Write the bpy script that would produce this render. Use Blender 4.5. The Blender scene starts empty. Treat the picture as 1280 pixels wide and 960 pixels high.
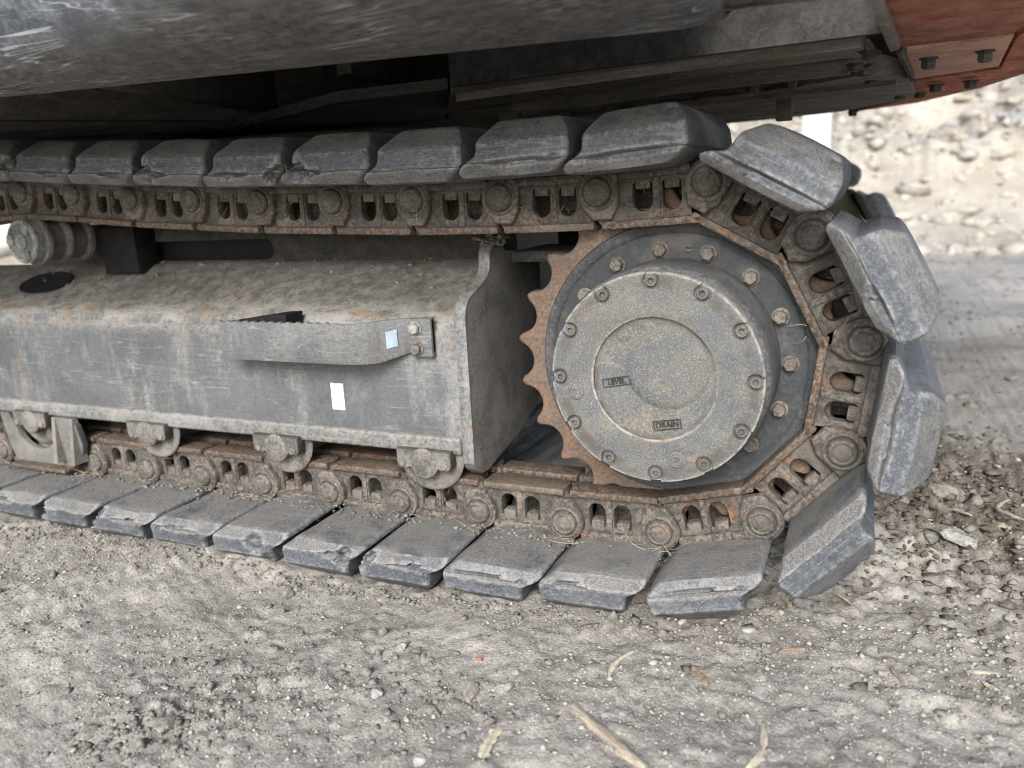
import bpy, bmesh, math, random
import numpy as np
from mathutils import Vector, Matrix

random.seed(7)
rng = np.random.default_rng(7)
sc = bpy.context.scene
COL = sc.collection
PI = math.pi

# ------------------------------------------------------------------ camera, sky, sun, exposure
CAM = np.array([0.28296, -1.22058, 0.28259])
CR = np.array([0.91361895, 0.40342428, -0.05049016])
CU = np.array([-0.05027388, 0.23532954, 0.97061452])
CF = np.array([-0.40345129, 0.88423349, -0.23528323])
FPX = 982.665                      # focal length in pixels of a 1280 px wide frame

cam_data = bpy.data.cameras.new('camera')
cam_data.sensor_width = 36.0
cam_data.lens = FPX / 1280 * 36.0
cam_data.clip_start = 0.02
cam_data.clip_end = 2000
cam_data.dof.use_dof = True
cam_data.dof.focus_distance = 1.3
cam_data.dof.aperture_fstop = 2.9
cam = bpy.data.objects.new('camera', cam_data)
COL.objects.link(cam)
cam.matrix_world = Matrix(((CR[0], CU[0], -CF[0], CAM[0]), (CR[1], CU[1], -CF[1], CAM[1]),
                           (CR[2], CU[2], -CF[2], CAM[2]), (0, 0, 0, 1)))
sc.camera = cam

SUN_DIR = Vector((0.16, -0.82, 0.56)).normalized()
sun_el = math.asin(SUN_DIR.z)
world = bpy.data.worlds.new('World')
sc.world = world
world.use_nodes = True
wn = world.node_tree.nodes
sky = wn.new('ShaderNodeTexSky')
sky.sky_type = 'NISHITA'
sky.sun_disc = False
sky.sun_elevation = sun_el
sky.sun_rotation = math.atan2(SUN_DIR.x, SUN_DIR.y)
sky.air_density = 1.0
sky.dust_density = 2.0
sky.ozone_density = 1.0
hsv = wn.new('ShaderNodeHueSaturation')
hsv.inputs['Saturation'].default_value = 0.85     # thin overcast takes the blue out
world.node_tree.links.new(sky.outputs[0], hsv.inputs['Color'])
world.node_tree.links.new(hsv.outputs[0], wn['Background'].inputs[0])
wn['Background'].inputs[1].default_value = 0.15
sun_data = bpy.data.lights.new('sun', 'SUN')
sun_data.energy = 2.4
sun_data.angle = math.radians(26)
sun_data.color = (1.0, 0.99, 0.975)
sun = bpy.data.objects.new('sun', sun_data)
COL.objects.link(sun)
sun.rotation_euler = SUN_DIR.to_track_quat('Z', 'Y').to_euler()
sc.view_settings.view_transform = 'Standard'
sc.view_settings.look = 'None'
sc.view_settings.gamma = 1
sc.view_settings.exposure = 1.2
sc.cycles.filter_width = 1.0
sc.cycles.max_bounces = 6
sc.cycles.diffuse_bounces = 4
sc.cycles.glossy_bounces = 3


def at(px, py, axis, val):
    """world point seen at a photograph pixel, on the plane where coordinate `axis` equals val (measured from the photo)"""
    d = CF + (px - 640) / FPX * CR - (py - 480) / FPX * CU
    return CAM + (val - CAM[axis]) / d[axis] * d


# ------------------------------------------------------------------ noise in numpy
def _hash(i, j, k, seed):
    n = (i * 374761393 + j * 668265263 + k * 2147483647 + seed * 974634777).astype(np.int64)
    n = (n ^ (n >> 13)) * 1274126177
    n = n ^ (n >> 16)
    return (n & 0xffffff).astype(np.float64) / 0xffffff


def vnoise(p, seed=0):
    p = np.asarray(p, float)
    i = np.floor(p).astype(np.int64)
    f = p - i
    f = f * f * (3 - 2 * f)
    out = 0
    for dx in (0, 1):
        for dy in (0, 1):
            for dz in (0, 1):
                w = (f[:, 0] if dx else 1 - f[:, 0]) * (f[:, 1] if dy else 1 - f[:, 1]) * (f[:, 2] if dz else 1 - f[:, 2])
                out = out + w * _hash(i[:, 0] + dx, i[:, 1] + dy, i[:, 2] + dz, seed)
    return out * 2 - 1


def fbm(p, octaves=4, seed=0, gain=0.5):
    p = np.asarray(p, float)
    s, a = 0, 1.0
    for o in range(octaves):
        s = s + a * vnoise(p, seed + o)
        p = p * 2.03 + 17.3
        a *= gain
    return s


def v3(x, y, z=None):
    x = np.asarray(x, float)
    return np.stack([x, np.asarray(y, float) + 0 * x, (0 * x if z is None else np.asarray(z, float) + 0 * x)], 1)


# ------------------------------------------------------------------ materials
class NT:
    def __init__(s, name):
        s.m = bpy.data.materials.new(name)
        s.m.use_nodes = True
        s.t = s.m.node_tree
        s.b = s.t.nodes['Principled BSDF']
        s.co = s.t.nodes.new('ShaderNodeTexCoord').outputs['Object']
        oi = s.t.nodes.new('ShaderNodeObjectInfo').outputs['Random']
        sc_ = s.math('MULTIPLY', oi, 37.0)
        add = s.t.nodes.new('ShaderNodeVectorMath')
        add.operation = 'ADD'
        s.t.links.new(s.co, add.inputs[0])
        s.t.links.new(sc_, add.inputs[1])
        s.v = add.outputs[0]
        s.rnd = oi

    def put(s, sock, val):
        if isinstance(val, bpy.types.NodeSocket):
            s.t.links.new(val, sock)
        elif isinstance(val, (tuple, list)) and len(val) == 3 and sock.type == 'RGBA':
            sock.default_value = (*val, 1)
        else:
            sock.default_value = val

    def math(s, op, a, b=0.0, clamp=False):
        n = s.t.nodes.new('ShaderNodeMath')
        n.operation = op
        n.use_clamp = clamp
        s.put(n.inputs[0], a)
        s.put(n.inputs[1], b)
        return n.outputs[0]

    def noise(s, scale, detail=4, rough=0.6, vec=None, dist=0.0):
        n = s.t.nodes.new('ShaderNodeTexNoise')
        n.inputs['Scale'].default_value = scale
        n.inputs['Detail'].default_value = detail
        n.inputs['Roughness'].default_value = rough
        n.inputs['Distortion'].default_value = dist
        s.put(n.inputs['Vector'], vec if vec is not None else s.v)
        return n.outputs['Fac']

    def vor(s, scale, vec=None, feature='F1', out='Distance'):
        n = s.t.nodes.new('ShaderNodeTexVoronoi')
        n.feature = feature
        n.inputs['Scale'].default_value = scale
        s.put(n.inputs['Vector'], vec if vec is not None else s.v)
        return n.outputs[out]

    def stretch(s, scale, rot=(0, 0, 0)):
        n = s.t.nodes.new('ShaderNodeMapping')
        n.inputs['Scale'].default_value = scale
        n.inputs['Rotation'].default_value = rot
        s.put(n.inputs['Vector'], s.v)
        return n.outputs[0]

    def ramp(s, x, lo, hi, a=0.0, b=1.0):
        n = s.t.nodes.new('ShaderNodeMapRange')
        n.interpolation_type = 'SMOOTHSTEP'
        s.put(n.inputs['Value'], x)
        n.inputs['From Min'].default_value = lo
        n.inputs['From Max'].default_value = hi
        n.inputs['To Min'].default_value = a
        n.inputs['To Max'].default_value = b
        return n.outputs[0]

    def mix(s, f, a, b):
        n = s.t.nodes.new('ShaderNodeMix')
        n.data_type = 'RGBA'
        s.put(n.inputs[0], f)
        s.put(n.inputs[6], a)
        s.put(n.inputs[7], b)
        return n.outputs[2]

    def mul(s, a, b):
        return s.math('MULTIPLY', a, b, True)

    def mx(s, a, b):
        return s.math('MAXIMUM', a, b)

    def normal(s, which='Normal', comp=2, obj=False):
        if obj:
            src = s.t.nodes.new('ShaderNodeTexCoord').outputs['Normal']
        else:
            src = s.t.nodes.new('ShaderNodeNewGeometry').outputs['Normal']
        sep = s.t.nodes.new('ShaderNodeSeparateXYZ')
        s.put(sep.inputs[0], src)
        return sep.outputs[comp]

    def point(s, lo=0.5, hi=0.56):
        return s.ramp(s.t.nodes.new('ShaderNodeNewGeometry').outputs['Pointiness'], lo, hi)

    def scratches(s, seed=0.0, n=3, scale=9.0, width=0.02, planes=((0, 0, 0),)):
        """fine lines: a thin iso-band of strongly stretched noise at a few angles, broken up"""
        out = None
        for i in range(n):
            rot = (0.2 * i, 0.35 + 1.3 * i + seed, 0.4 * i)
            v = s.stretch((scale * 0.05, scale, scale), rot)
            f = s.noise(1.7 + 0.5 * i, 2, 0.5, v)
            band = s.ramp(s.math('ABSOLUTE', s.math('SUBTRACT', f, 0.5)), width, 0.0)
            brk = s.ramp(s.noise(4.0 + i, 2, 0.5), 0.5, 0.62)
            band = s.mul(band, brk)
            out = band if out is None else s.mx(out, band)
        return out

    def done(s, col, rough=0.75, bump=None, strength=0.4, dist=0.004, metal=0.0, spec=0.4, coat=0.0):
        s.put(s.b.inputs['Base Color'], col)
        s.put(s.b.inputs['Roughness'], rough)
        s.put(s.b.inputs['Metallic'], metal)
        s.put(s.b.inputs['Specular IOR Level'], spec)
        if coat:
            s.put(s.b.inputs['Coat Weight'], coat)
        if bump is not None:
            n = s.t.nodes.new('ShaderNodeBump')
            n.inputs['Strength'].default_value = strength
            n.inputs['Distance'].default_value = dist
            s.put(n.inputs['Height'], bump)
            s.t.links.new(n.outputs[0], s.b.inputs['Normal'])
        return s.m


def m_rubber():
    s = NT('dusty_rubber')
    big = s.noise(9, 5, 0.65)
    fine = s.noise(120, 5, 0.75)
    grit = s.noise(420, 3, 0.8)
    c = s.mix(s.ramp(big, 0.3, 0.7), (0.036, 0.041, 0.049), (0.072, 0.080, 0.092))
    c = s.mix(s.ramp(fine, 0.48, 0.64, 0, 0.4), c, (0.15, 0.158, 0.17))
    c = s.mix(s.ramp(fine, 0.46, 0.36, 0, 0.5), c, (0.028, 0.032, 0.04))
    c = s.mix(s.ramp(s.noise(300, 4, 0.85), 0.54, 0.64, 0, 0.5), c, (0.26, 0.265, 0.27))
    c = s.mix(s.ramp(s.noise(240, 4, 0.85), 0.46, 0.37, 0, 0.45), c, (0.03, 0.034, 0.04))
    # scuff lines
    scuff = s.noise(10, 4, 0.7, s.stretch((1.2, 9, 9), (0, 0.25, 0)))
    c = s.mix(s.ramp(scuff, 0.55, 0.75, 0, 0.4), c, (0.23, 0.23, 0.22))
    c = s.mix(s.mul(s.scratches(0.5, 4, 30, 0.010), 0.28), c, (0.33, 0.33, 0.33))
    ck = s.vor(17, s.stretch((1, 0.5, 1)), 'DISTANCE_TO_EDGE')
    ck2 = s.mul(s.ramp(ck, 0.012, 0.003), s.ramp(s.noise(9, 3, 0.6), 0.58, 0.64))
    c = s.mix(s.mul(ck2, 0.6), c, (0.014, 0.014, 0.015))
    # dust caked on the inner face (local +Z) and in patches
    inner = s.ramp(s.normal(obj=True), 0.35, 0.85)
    patch = s.ramp(s.noise(16, 6, 0.7), 0.32, 0.62)
    d = s.mul(s.mx(s.mul(inner, 0.85), s.ramp(s.noise(7, 4, 0.6), 0.52, 0.75, 0, 0.35)), s.ramp(s.math('ADD', s.mul(patch, 0.45), s.math('MULTIPLY', s.noise(130, 5, 0.8, s.stretch((1, 0.4, 1), (0, 0, 0.3))), 1.0)), 0.34, 0.9))
    outer = s.ramp(s.normal(obj=True), -0.55, -0.9)
    d = s.mx(d, s.mul(s.mul(outer, s.ramp(s.noise(26, 5, 0.7), 0.36, 0.6)), 0.8))
    c = s.mix(d, c, s.mix(s.ramp(grit, 0.35, 0.65), (0.058, 0.055, 0.050), (0.24, 0.227, 0.206)))
    c = s.mix(s.mul(s.point(0.505, 0.55), s.ramp(fine, 0.35, 0.6, 0, 0.6)), c, (0.27, 0.27, 0.27))
    c = s.mix(s.mul(s.point(0.49, 0.44), 0.6), c, (0.03, 0.03, 0.03))  # creases darkened, crevice shade painted into the rubber
    h = s.math('ADD', s.math('MULTIPLY', fine, 0.5), s.math('ADD', s.math('MULTIPLY', grit, 0.35), s.math('SUBTRACT', s.math('MULTIPLY', scuff, 0.5), ck2)))
    return s.done(c, s.ramp(fine, 0.3, 0.7, 0.62, 0.9), h, 0.55, 0.003, spec=0.35)


def m_steel(name, base, dark, rust, dust, rust_lo=0.5, dust_lo=0.48, rough=0.8, edge=True, metal=0.0, scale=1.0):
    s = NT(name)
    big = s.noise(14 * scale, 5, 0.65)
    fine = s.noise(150 * scale, 5, 0.75)
    grit = s.noise(480, 3, 0.8)
    c = s.mix(s.ramp(fine, 0.3, 0.7), dark, base)
    r = s.ramp(s.math('ADD', s.math('MULTIPLY', s.noise(22 * scale, 6, 0.7), 0.7), s.math('MULTIPLY', fine, 0.3)), rust_lo, rust_lo + 0.16)
    r = s.mul(r, s.ramp(s.rnd, 0.0, 1.0, 0.55, 1.0))
    c = s.mix(r, c, s.mix(s.ramp(grit, 0.35, 0.65), tuple(x * 0.55 for x in rust), tuple(min(1, x * 1.35) for x in rust)))
    d = s.ramp(s.math('ADD', s.math('MULTIPLY', big, 0.6), s.math('MULTIPLY', fine, 0.4)), dust_lo, dust_lo + 0.2)
    c = s.mix(s.mul(d, 0.85), c, s.mix(s.ramp(grit, 0.35, 0.65), tuple(x * 0.75 for x in dust), tuple(min(1, x * 1.15) for x in dust)))
    if edge:
        c = s.mix(s.mul(s.point(0.51, 0.58), s.ramp(fine, 0.45, 0.66, 0, 0.45)), c, tuple(min(1, 0.55 * x + 0.12) for x in rust))
    c = s.mix(s.mul(s.point(0.49, 0.42), 0.7), c, tuple(x * 0.45 for x in dark))  # concave edges darkened so the colour carries the shade of gaps
    cake = s.ramp(s.noise(9 * scale, 5, 0.7), 0.52, 0.62)
    c = s.mix(s.mul(cake, s.ramp(s.rnd, 0.2, 1.0, 0.0, 0.8)), c, tuple(x * 0.62 for x in dust))
    h = s.math('ADD', s.math('MULTIPLY', fine, 0.6), s.math('MULTIPLY', grit, 0.4))
    return s.done(c, s.ramp(fine, 0.3, 0.7, rough - 0.15, rough + 0.12), h, 0.55, 0.003, metal=metal)


def m_frame_paint(name='scratched_grey_paint', edge=1.0, film_k=1.0, fold=False):
    s = NT(name)
    fine = s.noise(160, 5, 0.75)
    grit = s.noise(520, 3, 0.8)
    big = s.noise(5, 5, 0.65)
    c = s.mix(s.ramp(big, 0.3, 0.7), (0.047, 0.052, 0.057), (0.082, 0.089, 0.095))
    c = s.mix(s.ramp(fine, 0.35, 0.7, 0, 0.4), c, (0.14, 0.142, 0.14))
    # dried run-off: soft vertical streaks
    streak = s.noise(7, 6, 0.7, s.stretch((2.2, 1, 0.8)), 0.4)
    film = s.noise(3.2, 6, 0.7)
    st = s.ramp(s.math('ADD', s.math('MULTIPLY', streak, 0.55), s.math('MULTIPLY', film, 0.45)), 0.46, 0.66)
    c = s.mix(s.math('MULTIPLY', s.mul(st, s.ramp(fine, 0.3, 0.62, 0.2, 0.95)), film_k), c, (0.225, 0.222, 0.21))
    # horizontal grinding grain
    grain = s.noise(30, 3, 0.7, s.stretch((0.35, 6, 6)))
    c = s.mix(s.ramp(grain, 0.5, 0.75, 0, 0.35), c, (0.06, 0.068, 0.075))
    run_ = s.noise(16, 5, 0.7, s.stretch((2.6, 1, 0.22)), 0.2)
    c = s.mix(s.mul(s.ramp(run_, 0.56, 0.66), s.ramp(s.noise(4, 3, 0.6), 0.45, 0.6, 0, 0.6)), c, (0.17, 0.125, 0.085))
    c = s.mix(s.mul(s.scratches(0.2, 5, 13, 0.006), 0.3), c, (0.38, 0.37, 0.34))
    c = s.mix(s.mul(s.scratches(1.1, 4, 26, 0.012), 0.6), c, (0.045, 0.05, 0.058))
    up = s.ramp(s.normal(), 0.35, 0.8)
    dirt = s.mix(s.ramp(s.noise(40, 6, 0.75), 0.35, 0.65), (0.08, 0.074, 0.065), (0.20, 0.187, 0.165))
    dirt = s.mix(s.ramp(s.noise(9, 5, 0.7, s.stretch((1, 3, 3), (0, 0, 0.5))), 0.42, 0.66, 0, 0.5), dirt, (0.075, 0.072, 0.068))
    c = s.mix(s.mul(up, s.ramp(s.math('ADD', s.math('MULTIPLY', s.noise(12, 6, 0.7), 0.6), s.math('MULTIPLY', fine, 0.4)), 0.28, 0.52)), c, dirt)
    # chipped edges
    pn = s.math('MULTIPLY', s.point(0.502, 0.53), edge)
    c = s.mix(s.mul(pn, s.ramp(s.math('ADD', s.math('MULTIPLY', s.noise(70, 5, 0.8), 0.6), s.math('MULTIPLY', fine, 0.4)), 0.40, 0.60, 0, 0.7)), c, (0.215, 0.207, 0.19))
    c = s.mix(s.mul(pn, s.mul(s.ramp(s.noise(60, 6, 0.8), 0.54, 0.64), s.ramp(s.noise(9, 3, 0.6), 0.46, 0.62))), c, (0.21, 0.13, 0.075))
    if fold:
        sp_ = s.t.nodes.new('ShaderNodeSeparateXYZ')
        s.put(sp_.inputs[0], s.co)
        zz_ = sp_.outputs[2]
        band = s.mul(s.ramp(zz_, 0.028, 0.058), s.ramp(zz_, 0.098, 0.080))
        wear = s.math('ADD', s.math('MULTIPLY', s.noise(26, 6, 0.75, s.stretch((0.45, 1, 1))), 0.75), s.math('MULTIPLY', fine, 0.25))
        c = s.mix(s.mul(band, s.ramp(wear, 0.45, 0.60, 0, 0.8)), c, (0.25, 0.243, 0.227))
        c = s.mix(s.mul(band, s.mul(s.ramp(s.noise(17, 6, 0.8), 0.52, 0.62), s.ramp(fine, 0.4, 0.55))), c, (0.23, 0.15, 0.09))
    spots = s.mul(s.ramp(s.noise(24, 6, 0.8), 0.64, 0.72), s.ramp(fine, 0.48, 0.58, 0, 0.8))
    c = s.mix(spots, c, (0.27, 0.135, 0.06))
    h = s.math('ADD', s.math('MULTIPLY', fine, 0.5), s.math('ADD', s.math('MULTIPLY', grit, 0.3), s.math('MULTIPLY', s.mul(up, s.noise(45, 6, 0.75)), 1.6)))
    return s.done(c, s.ramp(film, 0.35, 0.65, 0.42, 0.7), h, 0.5, 0.003, spec=0.5)


def m_cover():
    s = NT('dusty_blue_grey_cover_paint')
    fl = s.t.nodes.new('ShaderNodeVectorMath')
    fl.operation = 'MULTIPLY'
    s.put(fl.inputs[0], s.co)
    fl.inputs[1].default_value = (1, 0, 1)
    ln_ = s.t.nodes.new('ShaderNodeVectorMath')
    ln_.operation = 'LENGTH'
    s.t.links.new(fl.outputs[0], ln_.inputs[0])
    rad = ln_.outputs['Value']
    rim = s.mx(s.ramp(rad, 0.1575, 0.1605), s.mul(s.ramp(rad, 0.0925, 0.0945), s.ramp(rad, 0.0985, 0.0955)))
    rim = s.mul(rim, s.ramp(s.noise(55, 5, 0.8), 0.38, 0.58))
    dirt_r = s.mx(s.mul(s.ramp(rad, 0.084, 0.092), s.ramp(rad, 0.0945, 0.0935)), s.mul(s.ramp(rad, 0.135, 0.142), s.ramp(rad, 0.158, 0.150)))
    fine = s.noise(170, 5, 0.78)
    grit = s.noise(560, 3, 0.8)
    big = s.noise(12, 5, 0.65)
    c = s.mix(s.ramp(big, 0.3, 0.7), (0.07, 0.080, 0.090), (0.115, 0.122, 0.127))
    d = s.ramp(s.math('ADD', s.math('MULTIPLY', s.noise(17, 6, 0.76), 0.62), s.math('MULTIPLY', fine, 0.38)), 0.43, 0.58)
    c = s.mix(s.mul(d, 0.9), c, s.mix(s.ramp(grit, 0.38, 0.62), (0.085, 0.080, 0.071), (0.165, 0.156, 0.137)))
    c = s.mix(s.ramp(s.noise(230, 3, 0.7), 0.62, 0.7, 0, 0.5), c, (0.10, 0.115, 0.13))
    c = s.mix(s.ramp(s.math('ADD', s.math('MULTIPLY', s.noise(26, 6, 0.78), 0.6), s.math('MULTIPLY', grit, 0.4)), 0.50, 0.60, 0, 0.5), c, (0.21, 0.182, 0.145))
    c = s.mix(s.ramp(s.noise(44, 6, 0.8), 0.54, 0.62, 0, 0.55), c, (0.075, 0.085, 0.095))
    c = s.mix(s.ramp(s.noise(330, 4, 0.8), 0.53, 0.62, 0, 0.6), c, (0.26, 0.25, 0.228))
    c = s.mix(s.mul(rim, 0.75), c, (0.33, 0.315, 0.28))
    c = s.mix(s.mul(rim, s.ramp(s.noise(14, 5, 0.7), 0.52, 0.66)), c, (0.28, 0.17, 0.10))
    c = s.mix(s.mul(s.ramp(s.noise(20, 5, 0.75), 0.63, 0.70), 0.5), c, (0.30, 0.19, 0.12))
    c = s.mix(s.mul(dirt_r, s.ramp(s.noise(30, 5, 0.75), 0.4, 0.6, 0, 0.8)), c, (0.085, 0.075, 0.062))
    h = s.math('ADD', s.math('MULTIPLY', fine, 0.6), s.math('MULTIPLY', grit, 0.4))
    return s.done(c, 0.88, h, 0.75, 0.004, spec=0.2)


def m_black_body():
    s = NT('scuffed_black_body_paint')
    fine = s.noise(140, 5, 0.75)
    c = s.mix(s.ramp(s.noise(4, 5, 0.6), 0.3, 0.7), (0.032, 0.038, 0.047), (0.065, 0.072, 0.085))
    smear = s.noise(9, 6, 0.75, s.stretch((0.8, 1.6, 1.4), (0, 0, 0.3)), 0.8)
    cloud = s.ramp(s.math('ADD', s.math('MULTIPLY', smear, 0.6), s.math('MULTIPLY', fine, 0.4)), 0.42, 0.68)
    c = s.mix(s.mul(cloud, 0.75), c, (0.23, 0.25, 0.27))
    down = s.ramp(s.normal(), -0.66, -0.97)
    dm = s.ramp(s.math('ADD', s.math('MULTIPLY', s.noise(9, 6, 0.75), 0.6), s.math('MULTIPLY', fine, 0.45)), 0.33, 0.62)
    c = s.mix(s.mul(down, dm), c, s.mix(s.ramp(s.noise(75, 6, 0.8, s.stretch((0.6, 1, 1))), 0.35, 0.65), (0.04, 0.036, 0.031), (0.17, 0.15, 0.125)))
    c = s.mix(s.mul(s.scratches(0.1, 5, 14, 0.010), 0.7), c, (0.46, 0.47, 0.48))
    c = s.mix(s.mul(s.scratches(0.9, 3, 9, 0.008), 0.6), c, (0.02, 0.02, 0.02))
    return s.done(c, s.mix(s.mul(down, dm), (0.34, 0.34, 0.34), (0.85, 0.85, 0.85)), fine, 0.25, 0.002, spec=0.6)


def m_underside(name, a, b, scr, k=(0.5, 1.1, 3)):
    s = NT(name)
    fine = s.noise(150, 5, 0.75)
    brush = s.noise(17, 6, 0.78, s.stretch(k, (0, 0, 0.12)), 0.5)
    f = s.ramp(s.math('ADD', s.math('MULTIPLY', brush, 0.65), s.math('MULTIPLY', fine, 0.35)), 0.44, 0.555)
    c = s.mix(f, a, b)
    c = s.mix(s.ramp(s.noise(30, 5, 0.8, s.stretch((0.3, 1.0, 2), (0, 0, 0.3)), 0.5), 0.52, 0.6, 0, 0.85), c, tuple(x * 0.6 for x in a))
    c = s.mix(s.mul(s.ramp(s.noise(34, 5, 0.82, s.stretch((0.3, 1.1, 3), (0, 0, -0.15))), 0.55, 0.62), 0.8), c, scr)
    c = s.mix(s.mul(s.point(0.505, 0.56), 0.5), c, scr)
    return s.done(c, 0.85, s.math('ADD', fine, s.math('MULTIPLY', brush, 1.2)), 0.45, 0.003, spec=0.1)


def m_plain(name, a, b, scale=60, rough=0.85, bump=0.4, dist=0.004, lo=0.35, hi=0.65):
    s = NT(name)
    f = s.noise(scale, 6, 0.72)
    g = s.noise(scale * 6, 4, 0.75)
    c = s.mix(s.ramp(s.math('ADD', s.math('MULTIPLY', f, 0.6), s.math('MULTIPLY', g, 0.4)), lo, hi), a, b)
    return s.done(c, rough, s.math('ADD', f, s.math('MULTIPLY', g, 0.5)), bump, dist, spec=0.2)


def m_ground():
    s = NT('gravelly_dirt')
    s.v = s.co
    pos = s.co
    big = s.noise(1.6, 5, 0.62)
    mid = s.noise(11, 6, 0.7)
    fine = s.noise(90, 6, 0.78)
    grit = s.noise(330, 4, 0.8)
    c = s.mix(s.ramp(big, 0.34, 0.66), (0.175, 0.162, 0.141), (0.295, 0.275, 0.24))
    c = s.mix(s.ramp(mid, 0.48, 0.64, 0, 0.6), c, (0.185, 0.173, 0.157))
    c = s.mix(s.ramp(s.noise(27, 5, 0.7), 0.5, 0.64, 0, 0.5), c, (0.37, 0.352, 0.32))
    c = s.mix(s.ramp(s.noise(2.4, 6, 0.66), 0.47, 0.60, 0, 0.7), c, (0.33, 0.308, 0.27))
    c = s.mix(s.ramp(fine, 0.5, 0.68, 0, 0.5), c, (0.38, 0.364, 0.334))
    c = s.mix(s.ramp(fine, 0.46, 0.33, 0, 0.55), c, (0.12, 0.11, 0.10))
    c = s.mix(s.ramp(grit, 0.55, 0.65, 0, 0.38), c, (0.42, 0.40, 0.36))
    c = s.mix(s.ramp(grit, 0.45, 0.34, 0, 0.5), c, (0.12, 0.11, 0.098))
    # single grains
    vc = s.vor(190, out='Color')
    sep = s.t.nodes.new('ShaderNodeSeparateColor')
    s.put(sep.inputs[0], vc)
    c = s.mix(s.ramp(sep.outputs[0], 0.86, 0.93, 0, 0.3), c, (0.46, 0.44, 0.41))
    c = s.mix(s.ramp(sep.outputs[1], 0.85, 0.92, 0, 0.3), c, (0.10, 0.097, 0.097))
    vd = s.vor(190)
    # damp churned soil and a darker band under the track (vertex attribute)
    at_ = s.t.nodes.new('ShaderNodeAttribute')
    at_.attribute_name = 'dark_soil'
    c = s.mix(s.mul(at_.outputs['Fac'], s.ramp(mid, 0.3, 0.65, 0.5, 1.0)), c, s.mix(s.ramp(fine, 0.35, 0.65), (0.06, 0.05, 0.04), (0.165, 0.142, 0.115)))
    at2 = s.t.nodes.new('ShaderNodeAttribute')
    at2.attribute_name = 'bank'
    c2 = s.mix(s.ramp(s.noise(1.3, 5, 0.7), 0.36, 0.62), (0.25, 0.222, 0.178), (0.34, 0.315, 0.268))
    c2 = s.mix(s.ramp(s.noise(5, 5, 0.7), 0.5, 0.66, 0, 0.5), c2, (0.22, 0.175, 0.115))
    c2 = s.mix(s.ramp(s.noise(7, 5, 0.7), 0.54, 0.66, 0, 0.7), c2, (0.40, 0.385, 0.355))
    c = s.mix(at2.outputs['Fac'], c, c2)
    h = s.math('ADD', s.math('MULTIPLY', fine, 1.0), s.math('ADD', s.math('MULTIPLY', grit, 0.5), s.math('ADD', s.math('MULTIPLY', mid, 1.2), s.math('MULTIPLY', vd, -0.5))))
    return s.done(c, 0.95, h, 0.55, 0.0055, spec=0.15)


def m_stone(name, a, b):
    s = NT(name)
    f = s.noise(2.6, 6, 0.75)
    g = s.noise(11, 4, 0.8)
    c = s.mix(s.ramp(f, 0.38, 0.62), tuple(x * 0.75 for x in a), b)
    c = s.mix(s.ramp(g, 0.5, 0.7, 0, 0.5), c, tuple(min(1, x * 1.6) for x in b))
    c = s.mix(s.ramp(s.rnd, 0.0, 1.0, 0.0, 0.35), c, (0.2, 0.18, 0.155))
    return s.done(c, 0.92, s.math('ADD', f, s.math('MULTIPLY', g, 0.5)), 0.5, 0.02, spec=0.2)


def m_wood(name, a, b):
    s = NT(name)
    f = s.noise(30, 5, 0.7, s.stretch((0.6, 7, 7)))
    g = s.noise(200, 4, 0.75)
    c = s.mix(s.ramp(f, 0.35, 0.65), a, b)
    c = s.mix(s.ramp(g, 0.52, 0.7, 0, 0.5), c, tuple(x * 0.45 for x in a))
    return s.done(c, 0.85, f, 0.6, 0.003)


M_RUB = m_rubber()
M_CHAIN = m_steel('dirty_chain_steel', (0.085, 0.076, 0.067), (0.03, 0.027, 0.024), (0.23, 0.105, 0.045), (0.185, 0.168, 0.146), 0.53, 0.46, 0.82)
M_RAIL = m_steel('rusty_polished_rail', (0.095, 0.074, 0.055), (0.038, 0.029, 0.024), (0.29, 0.13, 0.048), (0.22, 0.185, 0.14), 0.535, 0.54, 0.6, metal=0.1)
M_PIN = m_steel('pin_steel', (0.10, 0.09, 0.08), (0.042, 0.038, 0.034), (0.20, 0.10, 0.052), (0.195, 0.178, 0.153), 0.54, 0.46, 0.78)
M_BUSH = m_steel('rusty_bushing', (0.10, 0.055, 0.035), (0.04, 0.025, 0.02), (0.20, 0.075, 0.035), (0.12, 0.09, 0.07), 0.42, 0.6, 0.6)
M_SPRK = m_steel('rusty_sprocket_steel', (0.17, 0.125, 0.095), (0.08, 0.058, 0.046), (0.25, 0.12, 0.058), (0.26, 0.215, 0.165), 0.48, 0.51, 0.7)
M_DISC = m_steel('dark_grey_disc_paint', (0.045, 0.050, 0.056), (0.022, 0.025, 0.029), (0.11, 0.075, 0.05), (0.12, 0.113, 0.103), 0.60, 0.52, 0.6)
M_BOLT = m_steel('rusty_bolt', (0.125, 0.11, 0.095), (0.06, 0.052, 0.045), (0.19, 0.115, 0.075), (0.22, 0.20, 0.172), 0.54, 0.46, 0.75)
M_GREYBOLT = m_steel('grey_bolt', (0.20, 0.205, 0.20), (0.085, 0.09, 0.092), (0.22, 0.19, 0.15), (0.36, 0.35, 0.32), 0.66, 0.42, 0.75)
M_ROLL = m_steel('dusty_roller_steel', (0.11, 0.103, 0.095), (0.05, 0.047, 0.044), (0.19, 0.11, 0.065), (0.21, 0.197, 0.177), 0.60, 0.40, 0.88)
M_FRAME = m_frame_paint()
M_BOX = m_frame_paint('scratched_frame_paint', 1.0, 1.0, True)
M_BAR = m_frame_paint('scratched_step_paint', 0.22, 0.5)
M_PLATE = m_steel('dusty_dark_plate_paint', (0.105, 0.104, 0.10), (0.06, 0.061, 0.061), (0.25, 0.14, 0.07), (0.18, 0.17, 0.155), 0.66, 0.38, 0.8)
M_COVER = m_cover()
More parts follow.
